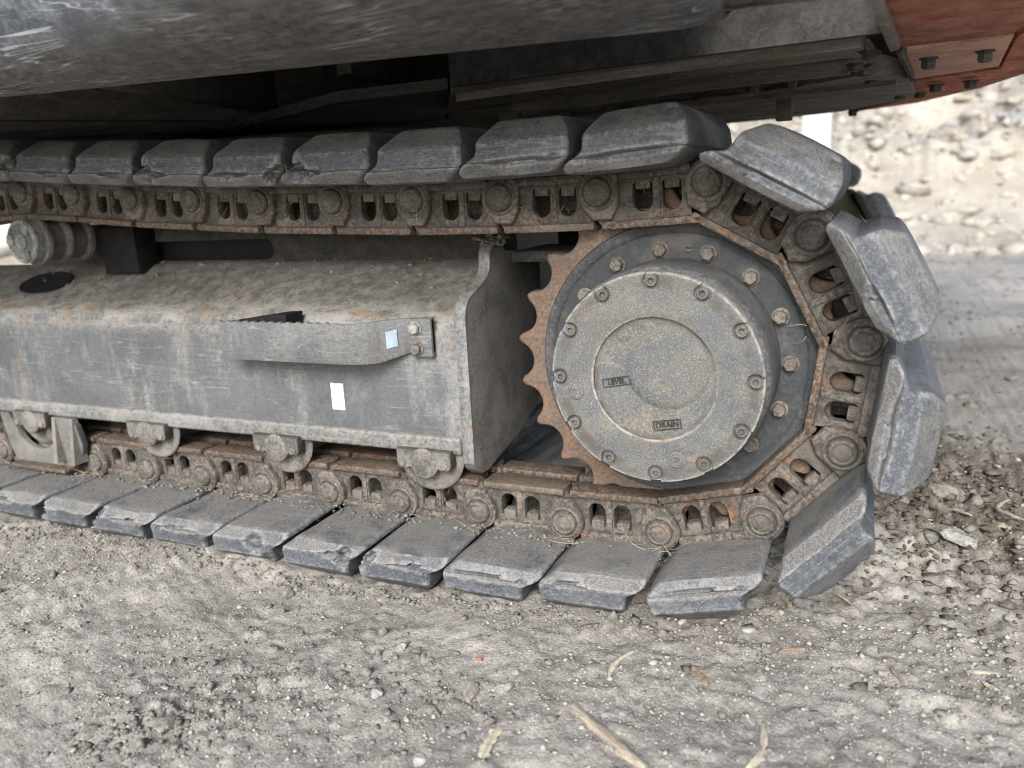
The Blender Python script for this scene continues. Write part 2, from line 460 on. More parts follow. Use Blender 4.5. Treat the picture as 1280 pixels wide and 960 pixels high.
M_HUB = m_steel('dusty_hub_casting', (0.075, 0.078, 0.082), (0.038, 0.041, 0.044), (0.16, 0.11, 0.075), (0.14, 0.134, 0.125), 0.66, 0.44, 0.78)
M_BLACK = m_black_body()
M_SHADE = m_plain('dark_dusty_paint', (0.022, 0.022, 0.022), (0.062, 0.059, 0.054), 30, 0.85, 0.4)
M_SHADE_BLACK = m_plain('shade_black', (0.004, 0.004, 0.005), (0.014, 0.0135, 0.013), 50, 0.7, 0.3)  # near-black base puts the shade of hollows and inner parts into the colour
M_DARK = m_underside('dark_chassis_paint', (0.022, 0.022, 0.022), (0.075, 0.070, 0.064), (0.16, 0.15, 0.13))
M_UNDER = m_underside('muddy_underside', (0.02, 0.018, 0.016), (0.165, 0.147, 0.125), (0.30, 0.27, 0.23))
M_RED = m_underside('worn_red_paint', (0.44, 0.125, 0.075), (0.66, 0.30, 0.20), (0.16, 0.09, 0.07), (1.3, 1.0, 3))
M_RED2 = m_underside('faded_red_paint', (0.42, 0.14, 0.09), (0.66, 0.31, 0.21), (0.66, 0.46, 0.38), (1.6, 1.2, 3))
M_WHITE = m_plain('white_sticker', (0.30, 0.29, 0.27), (0.58, 0.57, 0.54), 90, 0.6, 0.1)
M_BLUE = m_plain('pale_blue_sticker', (0.42, 0.52, 0.60), (0.58, 0.68, 0.75), 40, 0.6, 0.1)
M_GROUND = m_ground()
M_DIRT = m_plain('loose_dirt', (0.11, 0.10, 0.088), (0.27, 0.25, 0.22), 90, 0.95, 0.7, 0.005)
M_STONE = [m_stone('grey_stone', (0.20, 0.195, 0.185), (0.38, 0.37, 0.35)),
           m_stone('dark_clod', (0.185, 0.17, 0.147), (0.30, 0.278, 0.242)),
           m_stone('pale_stone', (0.34, 0.33, 0.305), (0.50, 0.49, 0.46)),
           m_stone('tan_stone', (0.23, 0.195, 0.15), (0.35, 0.31, 0.25)),
           m_stone('brick_red_stone', (0.30, 0.14, 0.085), (0.42, 0.22, 0.15))]
M_WOOD = [m_wood('weathered_wood', (0.20, 0.165, 0.125), (0.37, 0.32, 0.25)),
          m_wood('pale_wood', (0.29, 0.255, 0.19), (0.46, 0.41, 0.32)),
          m_wood('brown_bark', (0.13, 0.09, 0.06), (0.30, 0.23, 0.165))]
M_STRAW = m_plain('dry_straw', (0.24, 0.19, 0.13), (0.42, 0.35, 0.25), 50, 0.85, 0.2)
M_WHITEWASH = m_plain('white_painted_concrete', (0.33, 0.33, 0.315), (0.46, 0.46, 0.44), 6, 0.85, 0.3)
M_LOG = m_wood('bleached_log', (0.40, 0.39, 0.37), (0.62, 0.61, 0.58))


# ------------------------------------------------------------------ mesh helpers
def link(name, me, parent=None, mats=None, smooth=None):
    o = bpy.data.objects.new(name, me)
    COL.objects.link(o)
    if parent is not None:
        o.parent = parent
    if mats is not None:
        me.materials.clear()
        for m in (mats if isinstance(mats, (list, tuple)) else [mats]):
            me.materials.append(m)
    if smooth is not None:
        smoothed(me, smooth)
    return o


def smoothed(me, deg=35):
    me.polygons.foreach_set('use_smooth', [True] * len(me.polygons))
    me.set_sharp_from_angle(angle=math.radians(deg))
    me.update()


def bm_mesh(bm, name):
    bmesh.ops.recalc_face_normals(bm, faces=bm.faces[:])
    me = bpy.data.meshes.new(name)
    bm.to_mesh(me)
    bm.free()
    return me


def part(name, bm, mats, parent, deg=35):
    return link(name, bm_mesh(bm, name), parent, mats, deg)


def box(bm, lo, hi, bev=0.0, segs=2):
    vs = [bm.verts.new((x, y, z)) for x in (lo[0], hi[0]) for y in (lo[1], hi[1]) for z in (lo[2], hi[2])]
    fs = [bm.faces.new([vs[i] for i in q]) for q in ((0, 1, 3, 2), (4, 6, 7, 5), (0, 4, 5, 1), (2, 3, 7, 6), (0, 2, 6, 4), (1, 5, 7, 3))]
    if bev:
        es = list({e for f in fs for e in f.edges})
        bmesh.ops.bevel(bm, geom=es, offset=bev, segments=segs, affect='EDGES', profile=0.5)


def lathe(bm, prof, segs=48, cx=0.0, cz=0.0, phase=0.0, cap0=True, cap1=True):
    """revolve (radius, y) about an axis parallel to Y through (cx, cz)"""
    rings = []
    for r, y in prof:
        rings.append([bm.verts.new((cx + r * math.cos(phase + 2 * PI * i / segs), y, cz + r * math.sin(phase + 2 * PI * i / segs))) for i in range(segs)])
    for a, b in zip(rings, rings[1:]):
        for i in range(segs):
            bm.faces.new((a[i], a[(i + 1) % segs], b[(i + 1) % segs], b[i]))
    if cap0:
        bm.faces.new(rings[0])
    if cap1:
        bm.faces.new(rings[-1])


def shape2d(splines, half, bevel=0.0, res=2, name='shape'):
    """flat outline (first spline) with holes, extruded and edge-rounded by a 2D curve; returned as a mesh in (u, v, w)"""
    cu = bpy.data.curves.new(name, 'CURVE')
    cu.dimensions = '2D'
    cu.fill_mode = 'BOTH'
    cu.extrude = max(1e-5, half - bevel)
    cu.bevel_depth = bevel
    cu.bevel_resolution = res
    cu.offset = -bevel
    for pts in splines:
        sp = cu.splines.new('POLY')
        sp.points.add(len(pts) - 1)
        for p, q in zip(sp.points, pts):
            p.co = (q[0], q[1], 0, 1)
        sp.use_cyclic_u = True
    ob = bpy.data.objects.new(name, cu)
    COL.objects.link(ob)
    dg = bpy.context.evaluated_depsgraph_get()
    me = bpy.data.meshes.new_from_object(ob.evaluated_get(dg))
    bpy.data.objects.remove(ob)
    bpy.data.curves.remove(cu)
    bm = bmesh.new()
    bm.from_mesh(me)
    bpy.data.meshes.remove(me)
    bmesh.ops.remove_doubles(bm, verts=bm.verts[:], dist=2e-5)
    return bm


def remap(bm, fn):
    for v in bm.verts:
        v.co = Vector(fn(v.co.x, v.co.y, v.co.z))
    return bm


def merge(bm, other, off=(0, 0, 0), mat=0):
    m = {}
    o = Vector(off)
    for v in other.verts:
        m[v] = bm.verts.new(v.co + o)
    for f in other.faces:
        try:
            nf = bm.faces.new([m[v] for v in f.verts])
            nf.material_index = mat
        except ValueError:
            pass
    other.free()


def arc(cx, cy, r, a0, a1, n):
    return [(cx + r * math.cos(math.radians(a0 + (a1 - a0) * i / (n - 1))), cy + r * math.sin(math.radians(a0 + (a1 - a0) * i / (n - 1)))) for i in range(n)]


def hexbolt(bm, x, y, z, r, h, ph=0.0, washer=0.0):
    """hex head on a face that looks toward -Y"""
    if washer:
        lathe(bm, [(washer, y), (washer, y - 0.0025), (washer - 0.001, y - 0.003)], 24, x, z)
        y -= 0.003
    lathe(bm, [(r, y), (r, y - h * 0.8), (r * 0.86, y - h)], 6, x, z, ph)


def tag(o, label=None, cat=None, group=None, kind=None):
    if label:
        o['label'] = label
    if cat:
        o['category'] = cat
    if group:
        o['group'] = group
    if kind:
        o['kind'] = kind
    return o


# ------------------------------------------------------------------ ground (one sheet to the horizon, with the bank)
GZ = -0.397
dA, dB = at(5, 949, 2, GZ), at(95, 890, 2, GZ)
SD = (dB - dA)[:2] / np.linalg.norm((dB - dA)[:2])      # direction of the scrape marks
CH = at(1190, 640, 2, GZ)                               # churned soil right of the track
CL1, CL2 = at(215, 905, 2, GZ), at(330, 850, 2, GZ)


def bank_mask(x, y):
    base = 6.9 + 0.35 * np.sin(x * 0.9) + 0.12 * (x - 2)
    return np.clip((y - base) / 1.0, 0, 1)


def ground_z(x, y, detail=True):
    x = np.asarray(x, float)
    y = np.asarray(y, float)
    p = v3(x, y)
    near = np.exp(-((x + 0.1) ** 2 + (y + 0.2) ** 2) / 9)
    z = GZ + 0.014 * fbm(p * 2.2, 3, 3) * near + 0.03 * fbm(p * 0.5, 2, 9) * (1 - near)
    along = x * SD[0] + y * SD[1]
    across = -x * SD[1] + y * SD[0]
    left = 1 / (1 + np.exp((x + 0.42) * 9))
    zr = fbm(v3(along * 3.0, across * 34.0), 3, 21)
    z = z + left * 0.011 * zr
    z = z + 0.0055 * fbm(p * 7, 5, 31)
    cl = np.abs(fbm(p * 34, 3, 41))
    churn = np.exp(-(((x - CH[0]) / 0.42) ** 2 + ((y - CH[1]) / 0.5) ** 2))
    clods = np.exp(-(((x - CL1[0]) / 0.10) ** 2 + ((y - CL1[1]) / 0.05) ** 2)) + 0.6 * np.exp(-(((x - CL2[0]) / 0.12) ** 2 + ((y - CL2[1]) / 0.06) ** 2))
    z = z + (0.0060 + 0.022 * churn + 0.011 * np.clip(clods, 0, 1)) * (cl - 0.25)
    z = z + 0.018 * churn
    berm = np.exp(-((y + 0.150 + 0.012 * vnoise(v3(x * 9, 0 * x), 7)) / 0.028) ** 2) * np.clip((0.16 - x) / 0.06, 0, 1) * np.clip((x + 3) / 0.5, 0, 1)
    z = z + berm * (0.001 + 0.008 * np.abs(fbm(v3(x * 14, y * 14), 3, 97)))
    if detail:
        z = z + 0.0016 * fbm(p * 80, 2, 51)
    # far ruts
    far = np.clip((y - 1.2) / 1.5, 0, 1)
    z = z + far * 0.02 * fbm(v3(x * 2.5, y * 2.5), 3, 61)
    b = bank_mask(x, y)
    rise = 0.34 * np.clip(y - 6.6, 0, 14.0)
    z = z + b * (rise + 0.35 * fbm(p * 0.9, 4, 71) + 0.10 * fbm(p * 4.0, 3, 81))
    return z


def axis_pts(lo, hi, step, far_lo, far_hi, grow):
    mid = list(np.arange(lo, hi, step))
    a, st = [], step
    x = lo
    while x > far_lo:
        st = min(st * grow, 60)
        x -= st
        a.append(x)
    b, st = [], step
    x = mid[-1]
    while x < far_hi:
        st = min(st * grow, 60)
        x += st
        b.append(x)
    return np.array(a[::-1] + mid + b)


gx = axis_pts(-1.75, 1.05, 0.0062, -420, 420, 1.045)
gy = axis_pts(-0.85, 0.35, 0.0062, -300, 620, 1.045)
GX, GY = np.meshgrid(gx, gy)
fx, fy = GX.ravel(), GY.ravel()
fz = ground_z(fx, fy)
nx, ny = len(gx), len(gy)
me = bpy.data.meshes.new('ground')
me.vertices.add(nx * ny)
me.vertices.foreach_set('co', np.stack([fx, fy, fz], 1).ravel())
ii, jj = np.meshgrid(np.arange(nx - 1), np.arange(ny - 1))
q = (jj * nx + ii).ravel()
quads = np.stack([q, q + 1, q + nx + 1, q + nx], 1)
me.loops.add(len(quads) * 4)
me.loops.foreach_set('vertex_index', quads.ravel())
me.polygons.add(len(quads))
me.polygons.foreach_set('loop_start', np.arange(len(quads)) * 4)
me.update(calc_edges=True)
a_ = me.attributes.new('dark_soil', 'FLOAT', 'POINT')
churn = np.exp(-(((fx - CH[0] - 0.02) / 0.40) ** 2 + ((fy - CH[1] + 0.06) / 0.46) ** 2))
under = np.exp(-((fy + 0.06) / 0.13) ** 2) * np.clip((fx + 0.9) / 0.8, 0, 1) * np.clip((0.55 - fx) / 0.3, 0, 1)  # band of darker ground along the near track
dark_soil = np.clip(1.9 * churn * (0.6 + 0.8 * fbm(v3(fx * 5, fy * 5), 3, 5)), 0, 1)
dark_soil = np.maximum(dark_soil, 0.40 * under)
dark_soil = np.maximum(dark_soil, np.clip((fy - 1.4) / 1.5, 0, 1) * np.clip((3.6 - fy) / 1.2, 0, 1) * np.clip(fbm(v3(fx * 1.3, fy * 3.0), 3, 15) * 1.3, 0, 0.8))
for px, py, rx, ry, k in ((1130, 432, 0.28, 0.16, 0.8), (1235, 440, 0.22, 0.13, 0.9), (1190, 455, 0.3, 0.1, 0.6), (1120, 352, 0.5, 0.25, 0.35), (1255, 470, 0.12, 0.1, 0.9), (1090, 415, 0.1, 0.06, 0.7)):
    gp = at(px, py, 2, GZ)
    dark_soil = np.maximum(dark_soil, k * np.clip(1.5 * np.exp(-(((fx - gp[0]) / rx) ** 2 + ((fy - gp[1]) / ry) ** 2)) + 0.9 * fbm(v3(fx * 7, fy * 7), 3, 25) - 0.45, 0, 1))
a_.data.foreach_set('value', dark_soil)
a_ = me.attributes.new('bank', 'FLOAT', 'POINT')
a_.data.foreach_set('value', bank_mask(fx, fy))
me.polygons.foreach_set('use_smooth', [True] * len(me.polygons))
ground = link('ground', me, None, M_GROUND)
tag(ground, 'dusty grey brown gravelly dirt ground rising to a rubble bank behind', None, None, 'structure')


# ------------------------------------------------------------------ the excavator
exc = bpy.data.objects.new('excavator', None)
COL.objects.link(exc)
exc.location = (0, 0, 0)
tag(exc, 'crawler excavator with worn black rubber track pads and grey final drive', 'excavator')

PITCH = 0.1715
HP = PITCH / 2
RS = 0.2916
STEP = 2 * math.asin(HP / RS)
PH0 = -1.6223
ZLOW = -0.2949

pins = [(-0.0157 - PITCH * i, ZLOW) for i in range(17, 0, -1)]
pins += [(RS * math.cos(PH0 + STEP * k), RS * math.sin(PH0 + STEP * k)) for k in range(6)]
upper = [(-.111, .278), (-.281, .277), (-.451, .279), (-.621, .285), (-.793, .291), (-.963, .302), (-1.133, .313), (-1.304, .329), (-1.469, .341),
         (-1.640, .338), (-1.810, .326), (-1.980, .315), (-2.150, .308), (-2.321, .303), (-2.492, .300), (-2.663, .299)]
pins += upper


# ---- rubber pad: rings lofted from the link side (n small) outward; local X along the track, local Z = -n
def pad_mesh(seed, tears=(), chips=()):
    T = np.array([  # n, s_plus, s_minus, y_near
        (0.0285, 0.0860, -0.0540, -0.1120), (0.0300, 0.0905, -0.0580, -0.1190), (0.0330, 0.0930, -0.0625, -0.1225), (0.0380, 0.0935, -0.0700, -0.1275),
        (0.0430, 0.0885, -0.0780, -0.1325), (0.0475, 0.0825, -0.0840, -0.1368), (0.0488, 0.0800, -0.0845, -0.1370), (0.0498, 0.0780, -0.0845, -0.1345),
        (0.0508, 0.0760, -0.0860, -0.1362), (0.0540, 0.0700, -0.0874, -0.1358), (0.0590, 0.0635, -0.0878, -0.1350), (0.0650, 0.0612, -0.0874, -0.1342),
        (0.0700, 0.0604, -0.0870, -0.1338), (0.0775, 0.0596, -0.0862, -0.1332), (0.0800, 0.0590, -0.0856, -0.1318), (0.0825, 0.0586, -0.0850, -0.1292), (0.0850, 0.0581, -0.0844, -0.1262),
        (0.0872, 0.0574, -0.0836, -0.1234), (0.0970, 0.0488, -0.0765, -0.1112), (0.1050, 0.0418, -0.0705, -0.1012), (0.1080, 0.0388, -0.0678, -0.0970), (0.1102, 0.0350, -0.0640, -0.0920), (0.1112, 0.0300, -0.0590, -0.0850)])
    YF = 0.262
    ns, nl, nf, nc = 34, 26, 8, 4
    rings = []
    for n, sp, sm, y0 in T:
        y1 = YF + (-0.137 - y0) * -1.0
        rc = 0.0085
        pts = []
        for i in range(ns):
            pts.append((sm + rc + (sp - sm - 2 * rc) * i / (ns - 1), y0))
        pts += arc(sp - rc, y0 + rc, rc, -90, 0, nc + 2)[1:-1]
        for i in range(nl):
            pts.append((sp, y0 + rc + (y1 - y0 - 2 * rc) * (i / (nl - 1)) ** 1.6))
        pts += arc(sp - rc, y1 - rc, rc, 0, 90, nc + 2)[1:-1]
        for i in range(nf):
            pts.append((sp - rc + (sm - sp + 2 * rc) * i / (nf - 1), y1))
        pts += arc(sm + rc, y1 - rc, rc, 90, 180, nc + 2)[1:-1]
        for i in range(nl):
            pts.append((sm, y0 + rc + (y1 - y0 - 2 * rc) * (1 - i / (nl - 1)) ** 1.6))
        pts += arc(sm + rc, y0 + rc, rc, 180, 270, nc + 2)[1:-1]
        rings.append([(a, b, n) for a, b in pts])

    def shrink(ring, k, n):
        c = np.mean(np.array(ring), 0)
        lo, hi = np.array(ring).min(0), np.array(ring).max(0)
        return [(c[0] + (p[0] - c[0]) * k, (lo[1] + hi[1]) / 2 + (p[1] - (lo[1] + hi[1]) / 2) * (1 - (1 - k) * 0.42), n) for p in ring]
    inner = [shrink(rings[0], k, n) for k, n in ((0.02, 0.0275), (0.25, 0.0275), (0.45, 0.0275), (0.62, 0.0275), (0.78, 0.0276), (0.92, 0.0279))]
    outer = [shrink(rings[-1], k, n) for k, n in ((0.9, 0.1125), (0.7, 0.1135), (0.45, 0.114), (0.2, 0.1143), (0.02, 0.1145))]
    allr = inner + rings + outer
    V = np.array([p for r in allr for p in r])
    m = len(rings[0])
    # wander of the parting line, tears, chips, general unevenness
    near = V[:, 1] < -0.06
    wob = 0.0022 * vnoise(v3(V[:, 0] * 30, V[:, 1] * 12, 0 * V[:, 0] + seed), seed)
    V[:, 2] += np.where((V[:, 2] > 0.036) & (V[:, 2] < 0.07), wob, 0)
    for s0, s1, depth in tears:
        w = np.clip(1 - np.abs((V[:, 0] - (s0 + s1) / 2) / ((s1 - s0) / 2)), 0, 1) ** 0.5
        hit = near & (np.abs(V[:, 2] - 0.05) < 0.0028)
        V[hit, 1] += (w * depth)[hit]
        lipped = near & (V[:, 2] > 0.030) & (V[:, 2] <= 0.0485)
        V[lipped, 2] -= (w * 0.0035)[lipped]
    for cs, cy, cn, r, dep in chips:
        d = np.sqrt((V[:, 0] - cs) ** 2 + (V[:, 1] - cy) ** 2 + ((V[:, 2] - cn) * 1.2) ** 2)
        d += 0.006 * vnoise(V * 70, seed + 5)
        w = np.clip((r - d) / (r * 0.35), 0, 1)
        V[:, 1] += w * dep
        V[:, 2] += w * dep * 0.35 * np.sign(cn - 0.03)
        V[:, 0] -= w * np.sign(cs) * dep * 0.4
    P = np.stack([V[:, 0], V[:, 1], V[:, 2]], 1)
    V[:, 1] += np.where(near, 0.0010 * fbm(P * 22, 3, seed) + 0.0005 * fbm(P * 90, 2, seed + 7), 0)
    V[:, 0] += 0.0008 * fbm(P * 20 + 9, 3, seed + 2)
    V[:, 2] += 0.0010 * fbm(P * 18 + 4, 3, seed + 4)
    verts = np.stack([V[:, 0], V[:, 1], -V[:, 2]], 1)
    faces = []
    for r in range(len(allr) - 1):
        for i in range(m):
            a, b = r * m + i, r * m + (i + 1) % m
            faces.append((a, b, b + m, a + m))
    me = bpy.data.meshes.new('track_pad')
    me.from_pydata(verts.tolist(), [], faces + [tuple(range(m)), tuple(range((len(allr) - 1) * m, len(allr) * m))])
    bm = bmesh.new()
    bm.from_mesh(me)
    bmesh.ops.recalc_face_normals(bm, faces=bm.faces[:])
    bm.to_mesh(me)
    bm.free()
    me.materials.append(M_RUB)
    smoothed(me, 21)
    return me


PADS = [pad_mesh(11),
        pad_mesh(23, tears=((-0.06, 0.0, 0.010),)),
        pad_mesh(37, chips=((-0.078, -0.128, 0.052, 0.022, 0.014),)),
        pad_mesh(41, tears=((0.0, 0.075, 0.014),), chips=((0.055, -0.13, 0.048, 0.020, 0.012),)),
        pad_mesh(53, tears=((-0.08, 0.05, 0.006),)),
        pad_mesh(61, tears=((-0.02, 0.06, 0.012),), chips=((-0.08, -0.132, 0.040, 0.026, 0.016),)),
        pad_mesh(71, chips=((0.02, -0.137, 0.050, 0.024, 0.010), (0.058, -0.13, 0.085, 0.022, 0.012))),
        pad_mesh(83, tears=((-0.085, 0.085, 0.009),), chips=((-0.07, -0.12, 0.095, 0.024, 0.012),))]

# ---- track link: plate with two D windows, pin boss, rail strip; local X along the track, Z up = toward the rail
def dwin(cx, w, z0, z1):
    r = w / 2
    return [(cx - r, z0 + 0.006), (cx - r + 0.006, z0), (cx + r - 0.006, z0), (cx + r, z0 + 0.006)] + arc(cx, z1 - r, r, 0, 180, 9)


def link_bms():
    outl = [(-0.056, -0.028), (0.060, -0.028)] + arc(HP, 0.0, 0.034, -75, 38, 9) + [(HP + 0.012, 0.040), (HP + 0.002, 0.054), (0.070, 0.059), (-0.058, 0.059), (-0.072, 0.054), (-0.078, 0.040), (-0.066, 0.010), (-0.060, -0.014)]
    web = shape2d([outl, dwin(-0.029, 0.030, -0.012, 0.036), dwin(0.017, 0.031, -0.012, 0.036)], 0.011, 0.0028)
    web = remap(web, lambda u, v, w: (u, 0.0305 + w, v))
    inner = shape2d([[(-0.05, -0.028), (-0.05, 0.050)] + [(-0.085, 0.050)] + arc(-HP, 0.0, 0.033, 120, 290, 12)], 0.0105, 0.0025)
    inner = remap(inner, lambda u, v, w: (u, 0.0505 + w, v))
    merge(web, inner)
    # outer end: a thick rounded boss that stands proud of the next link
    boss = shape2d([[(0.052, -0.027), (0.064, -0.030)] + arc(HP, -0.001, 0.0345, -70, 20, 8) + [(HP + 0.0255, 0.026), (HP + 0.010, 0.044), (0.066, 0.044), (0.054, 0.022)]], 0.0125, 0.005, 3)
    boss = remap(boss, lambda u, v, w: (u, 0.0175 + w, v))
    merge(web, boss)
    # window surrounds: low raised web between the two openings
    for cx in (-0.006,):
        rb = bmesh.new()
        box(rb, (cx - 0.0055, 0.0165, -0.016), (cx + 0.0055, 0.030, 0.046), 0.003)
        merge(web, rb)
    # raised lip round the windows' sill and the ribbed foot
    foot = bmesh.new()
    box(foot, (-0.060, 0.011, -0.0295), (0.060, 0.040, -0.0145), 0.004)
    merge(web, foot)
    return web


def rail_bm():
    r = bmesh.new()
    box(r, (-0.0755, 0.0095, 0.0475), (HP - 0.002, 0.060, 0.0605), 0.0035, 2)
    return r


def mesh_of(bm, name, mat, deg=35):
    me = bm_mesh(bm, name)
    me.materials.append(mat)
    smoothed(me, deg)
    return me


ME_LINK = mesh_of(link_bms(), 'track_link', M_CHAIN)
ME_RAIL = mesh_of(rail_bm(), 'rail', M_RAIL)
far = bmesh.new()
fo = shape2d([[(-0.075, -0.028), (0.060, -0.028)] + arc(HP, 0.0, 0.034, -75, 38, 9) + [(HP + 0.012, 0.040), (HP + 0.002, 0.054), (0.070, 0.059), (-0.058, 0.059), (-0.085, 0.050)]], 0.012, 0.003)
remap(fo, lambda u, v, w: (u, 0.110 + w, v))
merge(far, fo)
box(far, (-0.04, 0.088, 0.0), (0.03, 0.1, 0.030), 0.003)
ME_LINK_FAR = mesh_of(far, 'track_link', M_CHAIN)
far = bmesh.new()
far.from_mesh(ME_RAIL)
remap(far, lambda x, y, z: (x, 0.145 - y, z))
ME_RAIL_FAR = mesh_of(far, 'rail', M_RAIL)
b = bmesh.new()
lathe(b, [(0.0300, 0.014), (0.0300, 0.0048), (0.0285, 0.0030), (0.0262, 0.0025), (0.0245, 0.0044), (0.0225, 0.0046), (0.0218, 0.0015), (0.0200, -0.0025), (0.0165, -0.0040), (0.0152, -0.0028), (0.0140, -0.0028), (0.0130, -0.0040), (0.002, -0.0048)], 40, HP, 0, cap0=False)
ME_PIN = mesh_of(b, 'pin_head', M_PIN, 50)
b = bmesh.new()
lathe(b, [(0.0245, 0.040), (0.0255, 0.042), (0.0255, 0.102), (0.0245, 0.104)], 24, HP, 0)
ME_BUSH = mesh_of(b, 'bushing', M_BUSH)
b = bmesh.new()
for cx in (-0.029, 0.017):
    box(b, (cx - 0.0125, 0.013, -0.016), (cx + 0.0115, 0.040, 0.004), 0.0025)
ME_NUTS = []
for cx, h in ((-0.029, 0.004), (0.017, 0.002)):
    b2 = bmesh.new()
    box(b2, (cx - 0.012, 0.0215, -0.016), (cx + 0.0115, 0.044, h), 0.0022)
    ME_NUTS.append(mesh_of(b2, 'nut', M_PIN))
b.free()

pad_order = [0, 4, 1, 3, 0, 2, 4, 3, 1, 2, 5, 4, 6, 3, 5, 7, 1]
for k in range(len(pins) - 1):
    (x0, z0), (x1, z1) = pins[k], pins[k + 1]
    ang = math.atan2(z1 - z0, x1 - x0)
    loc = Vector(((x0 + x1) / 2, 0, (z0 + z1) / 2))
    rot = (0, -ang, 0)

    def put(name, mesh, parent, jit=0.0):
        o = bpy.data.objects.new(name, mesh)
        COL.objects.link(o)
        o.parent = parent
        if parent is exc:
            o.location = loc + Vector((random.uniform(-1, 1), random.uniform(-1, 1), random.uniform(-1, 1))) * jit
            o.rotation_euler = (random.uniform(-1, 1) * jit * 4, -ang + random.uniform(-1, 1) * jit * 6, random.uniform(-1, 1) * jit * 4)
        return o
    pd = put('track_pad', PADS[pad_order[k % 17] if k < 17 else pad_order[(k * 3) % 17] if k > 21 else (7, 0, 4, 1, 7)[k - 17]], exc, 0.0018)
    if k < 16:
        pd.location.y -= 0.020 * min(1, max(0, -loc.x / 0.5))
    lk = put('track_link', ME_LINK, exc)
    put('rail', ME_RAIL, lk)
    put('pin_head', ME_PIN, lk)
    put('bushing', ME_BUSH, lk)
    for nm in ME_NUTS:
        put('nut', nm, lk)
    lf = put('track_link', ME_LINK_FAR, exc)
    put('rail', ME_RAIL_FAR, lf)

# far track: the pads that can be seen past the near one
for k in range(17, len(pins) - 1):
    (x0, z0), (x1, z1) = pins[k], pins[k + 1]
    o = bpy.data.objects.new('track_pad', PADS[k % 5])
    COL.objects.link(o)
    o.parent = exc
    o.location = ((x0 + x1) / 2, 1.99, (z0 + z1) / 2)
    o.rotation_euler = (0, -math.atan2(z1 - z0, x1 - x0), 0)
    for dy in (1.99, 2.02):
        q_ = bpy.data.objects.new('track_link', ME_LINK_FAR)
        COL.objects.link(q_)
        q_.parent = exc
        q_.location = ((x0 + x1) / 2, dy, (z0 + z1) / 2)
        q_.rotation_euler = o.rotation_euler

# ---- sprocket
NT_ = 22
outl = []
RT = 0.277
for i in range(NT_):
    a0 = 173.7 + (i + 0.5) * 360 / NT_
    c = math.radians(a0)
    cx, cz = RT * math.cos(c), RT * math.sin(c)
    pr = 0.0325
    cx, cz = (RT + 0.0085) * math.cos(c), (RT + 0.0085) * math.sin(c)
    for t in np.linspace(-69, 69, 11):
        th = math.radians(a0 + 180 - t)
        outl.append((cx + pr * math.cos(th), cz + pr * math.sin(th)))
    th = math.radians(a0 + 180 / NT_)
    for dr, da in ((0.0040, -0.010), (0.0045, 0.010)):
        outl.append(((RT + dr) * math.cos(th + da), (RT + dr) * math.sin(th + da)))
# pocket angles run clockwise inside the loop: sort into one ring
bm = shape2d([outl], 0.019, 0.0045)
bm = remap(bm, lambda u, v, w: (u, 0.070 + w, v))
sprocket = part('sprocket', bm, M_SPRK, exc)
b = bmesh.new()
lathe(b, [(0.2290, 0.060), (0.2290, 0.0480), (0.2265, 0.0450), (0.2150, 0.0445), (0.2105, 0.0462), (0.2085, 0.0475), (0.165, 0.0475)], 96, cap0=False, cap1=False)
link('sprocket_disc', bm_mesh(b, 'sprocket_disc'), sprocket, M_DISC, 30)
RB = 0.1838
for i in range(15):
    a = 2.0975 - 0.4164 * i if i < 8 else 2.0975 - 0.4164 * 7 - (2 * PI - 0.4164 * 7) / 8 * (i - 7)
    b = bmesh.new()
    hexbolt(b, RB * math.cos(a), 0.0473, RB * math.sin(a), 0.0112, 0.011, a * 3.1, 0.0138)
    link('bolt', bm_mesh(b, 'bolt'), sprocket, M_BOLT, 25)
b = bmesh.new()
hl = at(861, 311.5, 1, 0.048)
lathe(b, [(0.0062, 0.0466), (0.0052, 0.0455), (0.0046, 0.0466), (0.0044, 0.0472)], 20, hl[0], hl[2], cap0=False)
link('threaded_hole', bm_mesh(b, 'threaded_hole'), sprocket, M_DARK, 30)

# ---- final drive: hub casting, cover with notched rim, recess, screws, plugs, cast marks
fd = bpy.data.objects.new('final_drive', None)
COL.objects.link(fd)
fd.parent = exc
b = bmesh.new()
lathe(b, [(0.1695, 0.0485), (0.1695, -0.035), (0.1680, -0.058), (0.1640, -0.0685), (0.1580, -0.0725), (0.1, -0.0725)], 96, cap0=False)
link('hub', bm_mesh(b, 'hub'), fd, M_HUB, 40)
RC, RCB, PHC = 0.1622, 0.1485, 0.0174
outl = []
for i in range(12):
    a = PHC + PI / 2 - i * PI / 6
    nr = 0.0124
    half = 0.052
    # rim up to the notch, the notch, on to the next
    ca, sa = math.cos(a), math.sin(a)
    opening = math.radians(52)
    for t in np.linspace(PI / 6 - half, half, 8)[:-1] if False else []:
        pass
    rim0 = a + half
    outl.append((RC * math.cos(rim0), RC * math.sin(rim0)))
    e0 = a + opening
    for t in np.linspace(a + math.radians(40), a + math.radians(320), 15):
        outl.append((RCB * ca + nr * math.cos(t), RCB * sa + nr * math.sin(t)))
    outl.append((RC * math.cos(a - half), RC * math.sin(a - half)))
    for t in np.linspace(a - half, a - PI / 6 + half, 7)[1:-1]:
        outl.append((RC * math.cos(t), RC * math.sin(t)))
RR = 0.0945
bm = shape2d([outl, arc(0.001, 0.001, RR, 0, 360 * 71 / 72, 72)], 0.0095, 0.0022)
bm = remap(bm, lambda u, v, w: (u, -0.081 + w, v))
fl = bmesh.new()
lathe(fl, [(RR + 0.003, -0.0840), (RR - 0.0010, -0.0840), (RR - 0.0035, -0.0832), (RR - 0.010, -0.0829)], 72, 0.001, 0.001, cap0=False, cap1=True)
merge(bm, fl)
cover = link('cover', bm_mesh(bm, 'cover'), fd, M_COVER, 30)
